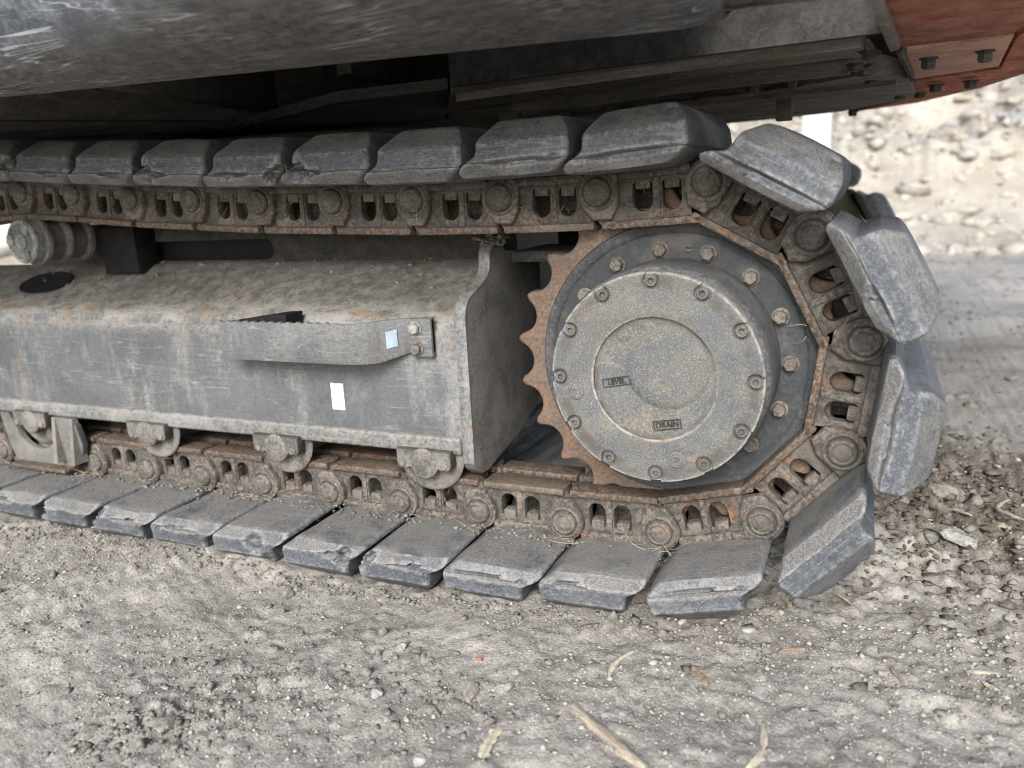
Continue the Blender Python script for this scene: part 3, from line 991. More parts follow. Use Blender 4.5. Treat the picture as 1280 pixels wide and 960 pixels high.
b = bmesh.new()      # raised boss inside the recess, off centre; the rest reads as a crescent
prof = [(0.066, -0.0826), (0.064, -0.0831), (0.0615, -0.0842), (0.059, -0.0854), (0.0565, -0.0861), (0.053, -0.0864), (0.02, -0.0865)]
lathe(b, prof, 60, 0.020, 0.018, cap0=False)
link('cover_boss', bm_mesh(b, 'cover_boss'), fd, M_COVER, 40)
b = bmesh.new()
lathe(b, [(RC - 0.001, -0.0716), (RC - 0.001, -0.0835), (RR + 0.004, -0.0835)], 96, cap0=False, cap1=False)
link('cover_flange', bm_mesh(b, 'cover_flange'), fd, M_COVER, 40)
for i in range(12):
    a = PHC + PI / 2 - i * PI / 6
    b = bmesh.new()
    cx, cz = RCB * math.cos(a), RCB * math.sin(a)
    lathe(b, [(0.0086, -0.080), (0.0086, -0.0885), (0.0078, -0.0897), (0.0048, -0.0897), (0.0042, -0.0845)], 20, cx, cz, cap0=False)
    link('socket_screw', bm_mesh(b, 'socket_screw'), fd, M_COVER, 40)
for px, py in ((720, 489), (846, 575)):
    p = at(px, py, 1, -0.0905)
    b = bmesh.new()
    lathe(b, [(0.0132, -0.0895), (0.0132, -0.0918), (0.0120, -0.0928), (0.0098, -0.0928), (0.0092, -0.0915), (0.0084, -0.0928), (0.0050, -0.0928), (0.0043, -0.086)], 28, p[0], p[2], cap0=False)
    link('drain_plug', bm_mesh(b, 'drain_plug'), fd, M_COVER, 40)


def raised_text(txt, size, px, py, y, rot, name, frame=None):
    cu = bpy.data.curves.new(name, 'FONT')
    cu.body = txt
    cu.size = size
    cu.align_x = 'CENTER'
    cu.align_y = 'CENTER'
    cu.extrude = 0.0012
    cu.bevel_depth = 0.0003
    ob = bpy.data.objects.new(name, cu)
    COL.objects.link(ob)
    dg = bpy.context.evaluated_depsgraph_get()
    me = bpy.data.meshes.new_from_object(ob.evaluated_get(dg))
    bpy.data.objects.remove(ob)
    bm = bmesh.new()
    bm.from_mesh(me)
    if frame:
        w, h = frame
        t = 0.0013
        for lo, hi in (((-w, h - t), (w, h)), ((-w, -h), (w, -h + t)), ((-w, -h + t), (-w + t, h - t)), ((w - t, -h + t), (w, h - t))):
            box(bm, (lo[0], lo[1], -0.0008), (hi[0], hi[1], 0.0015))
    p = at(px, py, 1, y)
    c, s_ = math.cos(rot), math.sin(rot)
    remap(bm, lambda u, v, w: (p[0] + c * u - s_ * v, y - w, p[2] + s_ * u + c * v))
    link(name, bm_mesh(bm, name), fd, M_SHADE)


raised_text('DRAIN', 0.0118, 834, 531, -0.0836, 0.16, 'cast_mark', (0.0215, 0.0075))
raised_text('LEVEL', 0.0112, 771, 477, -0.0836, 0.18, 'cast_mark', (0.0225, 0.0070))

# ---- track frame: box section with sloping top, bottom flange, end plate
X0, X1 = -3.6, -0.3785
sect = [(-0.004, -0.150), (-0.004, 0.045)] + [(0.035 - 0.035 * math.cos(t), 0.045 + 0.030 * math.sin(t) + 0.004 * t) for t in np.linspace(0.25, 1.25, 5)] + [(0.06, 0.096), (0.115, 0.124), (0.180, 0.160), (0.205, 0.162), (0.205, -0.150)]
xs = list(np.linspace(X0, -2.2, 6)) + list(np.linspace(-2.1, X1, 70))
HOLE = ((at(60, 355, 1, 0.075)[0]), 0.078, 0.150, 0.040)


def frame_bm():
    bm = bmesh.new()
    # finer points along the section for small dents
    pts = []
    for (a, b_), (c, d) in zip(sect, sect[1:]):
        n = max(1, int(math.hypot(c - a, d - b_) / 0.02))
        pts += [(a + (c - a) * i / n, b_ + (d - b_) * i / n) for i in range(n)]
    pts.append(sect[-1])
    rows = []
    for x in xs:
        row = []
        for (y, z) in pts:
            row.append(bm.verts.new((x, y, z)))
        rows.append(row)
    for a, b_ in zip(rows, rows[1:]):
        for i in range(len(pts) - 1):
            bm.faces.new((a[i], b_[i], b_[i + 1], a[i + 1]))
    co = np.array([v.co[:] for v in bm.verts])
    d = 0.0012 * fbm(co * 9, 3, 77)
    for v, dd in zip(bm.verts, d):
        v.co.y += dd
        v.co.z += dd * 0.5
    bm.faces.new(rows[0])
    bm.faces.new(rows[-1][::-1])
    return bm


frame = bpy.data.objects.new('track_frame', None)
COL.objects.link(frame)
frame.parent = exc
link('frame_box', bm_mesh(frame_bm(), 'frame_box'), frame, M_BOX, 30)
b = bmesh.new()
box(b, (X0, -0.0135, -0.1815), (X1 + 0.0, 0.21, -0.1480), 0.006, 3)
link('bottom_flange', bm_mesh(b, 'bottom_flange'), frame, M_FRAME, 40)

# oval access hole in the sloping top: a flat rimmed oval, the shade inside painted near-black
hx = at(58, 355, 2, 0.120)
pA, pB = at(21, 361, 2, 0.1095), at(97, 349, 2, 0.1325)
hc = (pA + pB) / 2
ha = np.linalg.norm((pB - pA)[:2]) / 2
b = bmesh.new()
nrm = Vector((0, -0.455, 0.89))
tx = Vector((1, 0, 0))
ty = nrm.cross(tx)
rings = []
for r, h in ((1.0, 0.0025), (0.97, 0.0030), (0.94, 0.0022), (0.92, 0.0016)):
    rings.append([b.verts.new(Vector((hc[0], hc[1], 0.078 + (hc[1] - 0.03) * 0.53 + 0.004)) + tx * (0.085 * r * math.cos(t)) + ty * (0.048 * r * math.sin(t)) + nrm * h) for t in np.linspace(0, 2 * PI, 41)[:-1]])
for a_, c_ in zip(rings, rings[1:]):
    for i in range(40):
        b.faces.new((a_[i], a_[(i + 1) % 40], c_[(i + 1) % 40], c_[i]))
b.faces.new(rings[-1])
HOLE_BM = b

# end plate (plane across the track), outline (y, z)
pl = [(0.0, -0.1995), (0.0, 0.070), (0.004, 0.088), (0.014, 0.100), (0.028, 0.107), (0.085, 0.127), (0.100, 0.134), (0.109, 0.146), (0.112, 0.160), (0.113, 0.176), (0.118, 0.184), (0.127, 0.188),
      (0.175, 0.186), (0.185, 0.176), (0.30, 0.168), (0.36, 0.150), (0.36, -0.120), (0.30, -0.172), (0.20, -0.200), (0.12, -0.212), (0.055, -0.226), (0.030, -0.2235), (0.008, -0.209)]
pl = [(y, z if z > -0.19 else z - 0.004) for y, z in pl]
bm = shape2d([pl], 0.0115, 0.003, 3)
bm = remap(bm, lambda u, v, w: (-0.3675 + w, u - 0.003, v))
link('end_plate', bm_mesh(bm, 'end_plate'), frame, M_PLATE, 40)
# pale worn front edge strip of the end plate is the same steel, ground bare: narrow bead welded along it
b = bmesh.new()
edge = [(-0.0035, -0.198), (-0.0035, 0.070), (0.0005, 0.0885), (0.0115, 0.1015), (0.027, 0.1095), (0.084, 0.1295), (0.098, 0.1362), (0.1062, 0.147), (0.109, 0.160), (0.110, 0.177), (0.1165, 0.1865), (0.127, 0.1905)]
prev = None
for i, (y, z) in enumerate(edge):
    dy, dz = (edge[min(i + 1, len(edge) - 1)][0] - edge[max(i - 1, 0)][0]), (edge[min(i + 1, len(edge) - 1)][1] - edge[max(i - 1, 0)][1])
    L = math.hypot(dy, dz)
    ny_, nz_ = -dz / L, dy / L
    ring = [b.verts.new((x, y + ny_ * o, z + nz_ * o)) for x, o in ((-0.379, -0.004), (-0.379, 0.0005), (-0.3772, 0.0020), (-0.3578, 0.0020), (-0.356, 0.0005), (-0.356, -0.004))]
    if prev:
        for j in range(5):
            b.faces.new((prev[j], prev[j + 1], ring[j + 1], ring[j]))
    prev = ring
link('plate_edge', bm_mesh(b, 'plate_edge'), frame, M_FRAME, 50)

# upper wall of the frame above the ridge, with the long rounded pocket
zr = 0.162
wall = [(X0, zr - 0.004), (-0.380, zr - 0.004), (-0.380, 0.212), (-0.55, 0.238), (X0, 0.238)]
k0, k1 = at(165, 318, 1, 0.19), at(341, 312, 1, 0.19)
pz0, pz1 = zr + 0.004, 0.212
pk = [(-1.36, pz0), (k1[0] - 0.03, pz0)] + arc(k1[0] - 0.022, (pz0 + pz1) / 2, (pz1 - pz0) / 2, -70, 80, 9) + [(-1.36, pz1)]
bm = shape2d([[(-1.72, zr - 0.004), (-0.380, zr - 0.004), (-0.380, 0.205), (-0.52, 0.235), (-1.36, 0.258), (-1.66, 0.262), (-1.72, 0.20), (-1.74, 0.160)], pk], 0.008, 0.002)
bm = remap(bm, lambda u, v, w: (u, 0.200 + w - (0.0 if v < 0.165 else 0.0), v))
link('upper_wall', bm_mesh(bm, 'upper_wall'), frame, M_SHADE, 30)
b = bmesh.new()
box(b, (-1.372, 0.215, zr - 0.02), (-0.382, 0.30, 0.236), 0.002)
link('pocket_back', bm_mesh(b, 'pocket_back'), frame, M_SHADE_BLACK, 30)

# step bar bolted on the face, its left end free
def bar_path():
    pts = [(-0.868, -0.060), (-0.70, -0.060), (-0.585, -0.0595)]
    for t in np.linspace(0, 1, 9):
        a = t * math.radians(52)
        pts.append((-0.575 + 0.070 * math.sin(a), -0.0595 + 0.070 * (1 - math.cos(a))))
    x, y = pts[-1]
    pts += [(-0.485, -0.014), (-0.462, -0.0105), (-0.418, -0.0105)]
    return pts


b = bmesh.new()
path = bar_path()
dense = []
for (a, b_), (c, d) in zip(path, path[1:]):
    n = max(1, int(math.hypot(c - a, d - b_) / 0.007))
    dense += [(a + (c - a) * i / n, b_ + (d - b_) * i / n) for i in range(n)]
dense.append(path[-1])
prev = None
for i, (x, y) in enumerate(dense):
    j0, j1 = max(i - 1, 0), min(i + 1, len(dense) - 1)
    dx, dy = dense[j1][0] - dense[j0][0], dense[j1][1] - dense[j0][1]
    L = math.hypot(dx, dy)
    nx_, ny_ = dy / L, -dx / L
    ztop = 0.068 + (0.0025 if i % 3 == 0 else -0.0005) * (1 if x < -0.60 else 0.2) + max(0, (x + 0.56)) * 0.05
    zbot = -0.0065 + max(0, x + 0.52) * 0.32 * (1 if x < -0.45 else 0) + (0.02 if x >= -0.45 else 0)
    ring = [b.verts.new((x + nx_ * o, y + ny_ * o, z)) for o, z in ((-0.004, zbot), (-0.0045, ztop), (0.0035, ztop), (0.004, ztop - 0.002), (0.004, zbot + 0.002), (0.003, zbot))]
    if prev:
        for j in range(6):
            b.faces.new((prev[j], prev[(j + 1) % 6], ring[(j + 1) % 6], ring[j]))
    else:
        b.faces.new(ring)
    prev = ring
b.faces.new(prev)
step = link('step_bar', bm_mesh(b, 'step_bar'), exc, M_BAR, 40)
b = bmesh.new()
box(b, (-0.462, -0.0205, 0.004), (-0.418, -0.0065, 0.0735), 0.002)
link('clamp_block', bm_mesh(b, 'clamp_block'), step, M_BAR, 40)
for zz, m in ((0.057, M_GREYBOLT), (0.0195, M_BOLT)):
    b = bmesh.new()
    hexbolt(b, -0.448, -0.0205, zz, 0.0105, 0.009, 0.4, 0.0125)
    link('bolt', bm_mesh(b, 'bolt'), step, m, 25)
b = bmesh.new()  # added black wedge, its colour stands for the shadowed gap above the bar
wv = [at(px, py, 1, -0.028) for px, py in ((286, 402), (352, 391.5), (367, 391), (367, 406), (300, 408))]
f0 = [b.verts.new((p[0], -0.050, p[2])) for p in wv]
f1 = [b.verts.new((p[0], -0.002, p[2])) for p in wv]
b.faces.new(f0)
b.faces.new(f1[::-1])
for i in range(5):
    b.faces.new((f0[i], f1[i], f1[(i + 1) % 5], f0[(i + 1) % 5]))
link('shade_wedge', bm_mesh(b, 'shade_wedge'), step, M_SHADE_BLACK, 40)
# bare stickers
b = bmesh.new()
box(b, (-0.6605, -0.0070, -0.112), (-0.6305, -0.0045, -0.0585), 0.0)
stk = link('sticker', bm_mesh(b, 'sticker'), frame, M_WHITE)
stk['label'] = 'white worn sticker on the frame side'
b = bmesh.new()
p0, p1 = at(484, 428, 1, -0.033), at(497, 427, 1, -0.027)
for_ = []
sx0, sx1 = p0[0], p1[0]


def bar_y(x):
    for (a, b_), (c, d) in zip(path, path[1:]):
        if a <= x <= c:
            return b_ + (d - b_) * (x - a) / (c - a)
    return -0.0105


ln = [(sx0 + (sx1 - sx0) * i / 3) for i in range(4)]
vs = [[b.verts.new((x - 0.0026, bar_y(x) - 0.0090, z)) for z in (0.019 + 0.25 * (x - sx0), 0.050 + 0.25 * (x - sx0))] for x in ln]
for a_, c_ in zip(vs, vs[1:]):
    b.faces.new((a_[0], c_[0], c_[1], a_[1]))
ret = bmesh.ops.solidify(b, geom=b.faces[:], thickness=0.0008)
stk = link('sticker', bm_mesh(b, 'sticker'), step, M_BLUE)
stk['label'] = 'pale blue sticker on the curved bar'

# ---- bottom rollers
for xr in (-0.452, -0.800, -1.165, -1.555, -1.93, -2.3):
    r = bpy.data.objects.new('track_roller', None)
    COL.objects.link(r)
    r.parent = exc
    zc = -0.190
    b = bmesh.new()
    lathe(b, [(0.030, 0.0), (0.064, 0.0), (0.069, 0.0015), (0.071, 0.004), (0.070, 0.0070), (0.050, 0.0085), (0.044, 0.012), (0.044, 0.135), (0.066, 0.138), (0.066, 0.150), (0.03, 0.152)], 44, xr, zc)
    link('wheel', bm_mesh(b, 'wheel'), r, M_ROLL, 35)
    b = bmesh.new()      # axle collar: half round block hung under the flange
    outl = [(xr - 0.058, -0.172), (xr + 0.058, -0.172), (xr + 0.058, -0.203), (xr + 0.052, -0.210), (xr + 0.034, -0.211), (xr + 0.031, -0.207)] + [(xr + 0.0 + 0.030 * math.cos(t), -0.198 + 0.030 * math.sin(t)) for t in np.linspace(-0.35, -PI + 0.35, 9)] + [(xr - 0.031, -0.207), (xr - 0.034, -0.211), (xr - 0.052, -0.210), (xr - 0.058, -0.203)]
    cb = shape2d([outl[::-1]], 0.010, 0.0025)
    cb = remap(cb, lambda u, v, w: (u, -0.016 + w, v))
    link('axle_collar', bm_mesh(cb, 'axle_collar'), r, M_ROLL, 40)
    b = bmesh.new()
    lathe(b, [(0.0275, -0.024), (0.0275, -0.0268), (0.0260, -0.0280), (0.004, -0.0280)], 32, xr, -0.196)
    link('axle_cap', bm_mesh(b, 'axle_cap'), r, M_ROLL, 40)
    for sx in (-1, 1):
        b = bmesh.new()
        lathe(b, [(0.0075, -0.025), (0.0075, -0.0285), (0.006, -0.0295)], 6, xr + sx * 0.044, -0.200, 0.3)
        link('bolt', bm_mesh(b, 'bolt'), r, M_ROLL, 25)

# ---- track guide guard at the left
gu = [(-1.672, -0.180), (-1.655, -0.262), (-1.640, -0.300), (-1.628, -0.311), (-1.440, -0.305), (-1.402, -0.290), (-1.388, -0.245), (-1.400, -0.200), (-1.425, -0.180), (-1.472, -0.180), (-1.478, -0.215)]
gu += [(-1.545 + 0.070 * math.cos(t), -0.215 + 0.052 * math.sin(t)) for t in np.linspace(-0.25, -PI + 0.3, 10)] + [(-1.625, -0.200), (-1.640, -0.180)]
bm = shape2d([gu[::-1]], 0.008, 0.002)
bm = remap(bm, lambda u, v, w: (u, -0.012 + w, v))
guard = link('track_guard', bm_mesh(bm, 'track_guard'), exc, M_PLATE, 35)
for gx_ in (-1.475, -1.415):
    b = bmesh.new()
    vs = [(gx_ - 0.006, -0.020, -0.182), (gx_ + 0.006, -0.020, -0.182), (gx_ + 0.022, -0.045, -0.288), (gx_ + 0.010, -0.045, -0.288)]
    v1 = [b.verts.new(p) for p in vs]
    v2 = [b.verts.new((p[0], -0.006, p[2])) for p in vs]
    b.faces.new(v1)
    b.faces.new(v2[::-1])
    for i in range(4):
        b.faces.new((v1[i], v1[(i + 1) % 4], v2[(i + 1) % 4], v2[i]))
    link('rib', bm_mesh(b, 'rib'), guard, M_PLATE, 30)
b = bmesh.new()
box(b, (-1.632, -0.046, -0.3125), (-1.432, -0.004, -0.302), 0.003)
link('lower_lip', bm_mesh(b, 'lower_lip'), guard, M_RAIL, 40)

# ---- carrier roller
cr = bpy.data.objects.new('carrier_roller', None)
COL.objects.link(cr)
cr.parent = exc
cx, cz = -1.475, 0.232
b = bmesh.new()
lathe(b, [(0.050, 0.012), (0.056, 0.014), (0.058, 0.020), (0.056, 0.026), (0.048, 0.030), (0.048, 0.062), (0.056, 0.068), (0.058, 0.074), (0.056, 0.080), (0.047, 0.084), (0.047, 0.12), (0.056, 0.124), (0.056, 0.135)], 48, cx, cz)
link('wheel', bm_mesh(b, 'wheel'), cr, M_ROLL, 40)
b = bmesh.new()
lathe(b, [(0.050, 0.012), (0.050, -0.010), (0.047, -0.0135), (0.040, -0.0145), (0.039, -0.012), (0.018, -0.012), (0.017, -0.0155), (0.010, -0.0155), (0.009, -0.013), (0.002, -0.013)], 48, cx, cz)
link('end_cap', bm_mesh(b, 'end_cap'), cr, M_GREYBOLT, 40)
for i in range(3):
    a = 0.4 + i * 2 * PI / 3 + 0.3
    b = bmesh.new()
    hexbolt(b, cx + 0.034 * math.cos(a), -0.0118, cz + 0.034 * math.sin(a), 0.0085, 0.007, a)
    link('bolt', bm_mesh(b, 'bolt'), cr, M_GREYBOLT, 25)
for i in range(3):
    a = 1.45 + i * 2 * PI / 3
    b = bmesh.new()
    c, s_ = math.cos(a), math.sin(a)
    box(b, (-0.010, -0.0175, 0.026), (0.010, -0.010, 0.046), 0.002)
    remap(b, lambda x, y, z: (cx + x * c - z * s_, y, cz + x * s_ + z * c))
    link('cap_lug', bm_mesh(b, 'cap_lug'), cr, M_GREYBOLT, 40)
b = bmesh.new()
box(b, (-1.40, 0.13, 0.142), (-1.285, 0.195, 0.252), 0.004)
link('roller_bracket', bm_mesh(b, 'roller_bracket'), exc, M_SHADE_BLACK, 40)

# ---- motor support behind the end plate and the centre carbody
b = bmesh.new()
seg = 26
prev = None
for t in np.linspace(math.radians(186), math.radians(236), seg):
    ring = []
    for r, y in ((0.205, 0.19), (0.262, 0.19), (0.262, 0.42), (0.205, 0.42)):
        ring.append(b.verts.new((r * math.cos(t), y, r * math.sin(t))))
    if prev:
        for j in range(4):
            b.faces.new((prev[j], prev[(j + 1) % 4], ring[(j + 1) % 4], ring[j]))
    else:
        b.faces.new(ring)
    prev = ring
b.faces.new(prev)
link('motor_support', bm_mesh(b, 'motor_support'), exc, M_HUB, 40)
b = bmesh.new()
lathe(b, [(0.15, 0.098), (0.205, 0.12), (0.205, 0.6), (0.12, 0.62)], 40)
box(b, (-0.355, 0.46, -0.12), (0.0, 0.62, 0.21), 0.01)
link('motor_case', bm_mesh(b, 'motor_case'), exc, M_SHADE_BLACK, 40)
b = bmesh.new()      # top tie between plate and support
pA, pB = at(642, 322, 0, -0.355), at(692, 312, 1, 0.40)
box(b, (-0.357, 0.21, 0.150), (-0.12, 0.40, 0.172), 0.004)
link('support_web', bm_mesh(b, 'support_web'), exc, M_HUB, 40)
b = bmesh.new()
box(b, (-1.85, 0.42, -0.08), (-0.62, 1.60, 0.19), 0.02)
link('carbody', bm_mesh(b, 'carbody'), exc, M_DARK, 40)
b = bmesh.new()
bmx = bmesh.new()
lathe(bmx, [(0.66, 0.20), (0.66, 0.335), (0.62, 0.345), (0.62, 0.40), (0.69, 0.405), (0.69, 0.455), (0.2, 0.456)], 64)
remap(bmx, lambda x, y, z: (x - 1.25, 1.07 + z, y))
merge(b, bmx)
link('swing_bearing', bm_mesh(b, 'swing_bearing'), exc, M_DARK, 40)

b = bmesh.new()
box(b, (-4.2, 0.62, 0.385), (-0.55, 2.45, 0.79), 0.01)
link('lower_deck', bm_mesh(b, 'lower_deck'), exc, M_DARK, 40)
b = bmesh.new()
box(b, (-3.4, 1.92, -0.17), (-0.38, 2.14, 0.19), 0.01)
link('track_frame', bm_mesh(b, 'track_frame'), exc, M_DARK, 40)
b = bmesh.new()
lathe(b, [(0.2, 1.93), (0.30, 1.93), (0.30, 2.10), (0.2, 2.10)], 48)
link('sprocket', bm_mesh(b, 'sprocket'), exc, M_DARK, 40)

# ---- upper structure
ZU = 0.46
sA, sB = at(0, 122, 2, ZU), at(860, 36, 2, ZU)
sd = (sB - sA)
sd = sd / np.linalg.norm(sd)
sn = np.array([sd[1], -sd[0], 0])            # toward the camera
prof = [(0.0, 0.0), (0.022, 0.0005), (0.045, 0.004), (0.068, 0.011), (0.090, 0.022), (0.108, 0.036), (0.123, 0.054), (0.135, 0.076), (0.143, 0.102), (0.149, 0.135), (0.153, 0.19), (0.155, 0.26), (0.155, 0.75), (-0.06, 0.75), (-0.06, 0.012)]
tEnd = float(np.dot(at(906, 25, 2, ZU) - sA, sd))
b = bmesh.new()
rows = []
tt = list(np.linspace(-3.0, -0.3, 8)) + list(np.linspace(-0.25, tEnd - 0.004, 60)) + [tEnd]
for t in tt:
    base = sA + sd * t
    u_ = min(1, max(0, (t - 0.10) / 0.55))
    k = 1.0 + 0.95 * u_ * u_ * (3 - 2 * u_)
    e_ = min(1, max(0, (t - tEnd + 0.05) / 0.05))
    lift = 0.022 * e_ ** 2.5
    k *= 1 - 0.16 * e_ ** 2.5
    w = 0.006 * fbm(np.array([[t * 3.1, 0, 0]]), 2, 3)[0]
    rows.append([b.verts.new((base[0] + sn[0] * a * (k if a > 0 else 1), base[1] + sn[1] * a * (k if a > 0 else 1), ZU + h + w * min(1, a * 6) * 0.5 + lift * (1 if h < 0.2 else 0))) for a, h in prof])
for r0, r1 in zip(rows, rows[1:]):
    for i in range(len(prof)):
        j = (i + 1) % len(prof)
        b.faces.new((r0[i], r1[i], r1[j], r0[j]))
b.faces.new(rows[0])
b.faces.new(rows[-1][::-1])
link('side_skirt', bm_mesh(b, 'side_skirt'), exc, M_BLACK, 30)


def slab(name, pix, z, h, mat, parent=exc, bev=0.0025):
    """flat panel whose lower face (outline measured from the photo) lies at height z"""
    b = bmesh.new()
    pts = [at(px, py, 2, z) if not isinstance(px, tuple) else px for px, py in pix]
    lo = [b.verts.new((p[0], p[1], z)) for p in pts]
    hi = [b.verts.new((p[0], p[1], z + h)) for p in pts]
    b.faces.new(lo)
    b.faces.new(hi[::-1])
    n = len(pts)
    for i in range(n):
        b.faces.new((lo[i], hi[i], hi[(i + 1) % n], lo[(i + 1) % n]))
    if bev:
        es = [e for e in b.edges if e.verts[0] in lo and e.verts[1] in lo]
        bmesh.ops.bevel(b, geom=es, offset=bev, segments=2, affect='EDGES', profile=0.5)
    return link(name, bm_mesh(b, name), parent, mat, 35)


# roof of the recess, far planks, web beam
b = bmesh.new()
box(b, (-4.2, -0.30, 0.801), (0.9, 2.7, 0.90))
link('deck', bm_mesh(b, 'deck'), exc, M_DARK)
w0, w1 = at(563, 109, 2, ZU), at(1071, 44.5, 2, ZU)
wd = (w1 - w0) / np.linalg.norm(w1 - w0)
wn_ = np.array([wd[1], -wd[0], 0])
b = bmesh.new()
q0, q1 = w0, w1 + wd * 0.10
vs = [b.verts.new(p) for p in ((q0[0], q0[1], ZU), (q1[0], q1[1], ZU), (q1[0] - wn_[0] * 0.012, q1[1] - wn_[1] * 0.012, ZU), (q0[0] - wn_[0] * 0.012, q0[1] - wn_[1] * 0.012, ZU))]
v2 = [b.verts.new((v.co.x, v.co.y, 0.80)) for v in vs]
b.faces.new(vs)
b.faces.new(v2[::-1])
for i in range(4):
    b.faces.new((vs[i], v2[i], v2[(i + 1) % 4], vs[(i + 1) % 4]))
link('web_beam', bm_mesh(b, 'web_beam'), exc, M_SHADE, 30)
slab('sill_plate', [(880, 27), (907, 24.5), (913, 12), (1026, 0), (1050, -40), (880, -40)], ZU + 0.018, 0.05, M_UNDER)
# underside planks from near to far
slab('underside_panel', [(566, 111), (1073, 46), (1084, 69.5), (700, 119.5), (560, 140)], ZU + 0.002, 0.02, M_UNDER)
slab('underside_panel', [(556, 143), (700, 121), (1084, 71.5), (1100, 88), (990, 108), (700, 146), (545, 170)], ZU + 0.012, 0.03, M_UNDER)
slab('underside_panel', [(545, 172), (700, 148), (990, 109.5), (1101, 90), (1136, 99), (1146, 122), (1052, 139.5), (968, 149), (820, 163), (545, 195)], ZU - 0.004, 0.03, M_UNDER)
slab('underside_panel', [(-20, 176), (560, 196), (560, 142), (560, 112), (420, 128), (300, 160)], ZU + 0.012, 0.02, M_DARK)
for la, lb, wpx in (((570, 127), (1076, 59), 4), ((640, 139), (1060, 92), 3), ((700, 152), (1120, 106), 4)):
    pa_, pb_ = at(*la, 2, ZU - 0.012), at(*lb, 2, ZU - 0.012)
    d_ = (pb_ - pa_) / np.linalg.norm(pb_ - pa_)
    n_ = np.array([-d_[1], d_[0], 0]) * 0.02
    b = bmesh.new()
    lo = [b.verts.new((p[0], p[1], ZU - 0.012)) for p in (pa_, pb_, pb_ + n_, pa_ + n_)]
    hi = [b.verts.new((v.co.x, v.co.y, ZU + 0.010)) for v in lo]
    b.faces.new(lo)
    b.faces.new(hi[::-1])
    for i in range(4):
        b.faces.new((lo[i], hi[i], hi[(i + 1) % 4], lo[(i + 1) % 4]))
    link('angle_iron', bm_mesh(b, 'angle_iron'), exc, M_UNDER, 30)
# counterweight (red) on the right
slab('counterweight_panel', [(1105, -6), (1124, 60), (1266, 43.5), (1300, 20), (1300, -40), (1160, -40)], ZU - 0.004, 0.05, M_RED)
slab('counterweight_panel', [(1134, 76), (1142, 99), (1249, 83), (1267, 47), (1133, 64)], ZU - 0.001, 0.03, M_RED2)
slab('counterweight_rim', [(1146, 122), (1060, 141), (1147, 128.5), (1225, 110), (1282, 92), (1330, 60), (1330, 0), (1300, 0), (1298, 30), (1272, 46), (1252, 86), (1142, 101)], ZU + 0.010, 0.30, M_RED)
slab('rib_plate', [(1082, -4), (1100, -4), (1125, 62), (1112, 66)], ZU - 0.014, 0.06, M_UNDER)
slab('rib_plate', [(1120, 68), (1128, 66), (1143, 100), (1138, 104)], ZU - 0.012, 0.04, M_DARK)


def hang_bolt(px, py, r, h, z=ZU):
    p = at(px, py, 2, z)
    bmx = bmesh.new()
    lathe(bmx, [(r * 1.35, 0), (r * 1.35, h * 0.2), (r, h * 0.2), (r, h * 0.85), (r * 0.85, h)], 6, 0, 0, 0.3)
    remap(bmx, lambda x, y, zz: (p[0] + x, p[1] + zz, z + 0.001 - y))
    link('bolt', bm_mesh(bmx, 'bolt'), exc, M_DARK, 25)


for px, py in ((1161, 72), (1232, 63)):
    hang_bolt(px, py, 0.011, 0.018, ZU - 0.001)
for px, py in ((1170, 106), (1214, 101)):
    hang_bolt(px, py, 0.013, 0.016, ZU + 0.004)
for px, py in ((1070, 80), (1088, 65), (1090, 98), (1125, 118), (1150, 116), (1066, 140), (988, 103), (1082, 87), (940, 108)):
    hang_bolt(px, py, 0.012, 0.012, ZU)
# hanging rods and a bracket
for px, y_, p_top, p_bot, wd_ in ((836, 0.14, 38, 98, 0.006), (653, 0.42, 112, 150, 0.006), (981, 0.62, 99, 151, 0.016)):
    a_, c_ = at(px, p_top, 1, y_), at(px - 1, p_bot, 1, y_)
    b = bmesh.new()
    box(b, (c_[0] - wd_, y_ - wd_, c_[2]), (c_[0] + wd_, y_ + wd_, max(a_[2], ZU + 0.03)), 0.002)
    link('hanging_bracket', bm_mesh(b, 'hanging_bracket'), exc, M_DARK, 40)
# cross members in the dark bay at the left
for pa, pb, z_, w_ in (((130, 104), (470, 160), 0.52, 0.05), ((0, 150), (420, 150), 0.50, 0.03), ((440, 92), (590, 120), 0.56, 0.04)):
    a_, c_ = at(*pa, 2, z_), at(*pb, 2, z_)
    d_ = (c_ - a_) / np.linalg.norm(c_ - a_)
    n_ = np.array([-d_[1], d_[0], 0]) * w_
    b = bmesh.new()
    lo = [b.verts.new(p) for p in (a_, c_, c_ + n_, a_ + n_)]
    hi = [b.verts.new(v.co + Vector((0, 0, 0.2))) for v in lo]
    b.faces.new(lo)
    b.faces.new(hi[::-1])
    for i in range(4):
        b.faces.new((lo[i], hi[i], hi[(i + 1) % 4], lo[(i + 1) % 4]))
    link('cross_member', bm_mesh(b, 'cross_member'), exc, M_UNDER, 30)

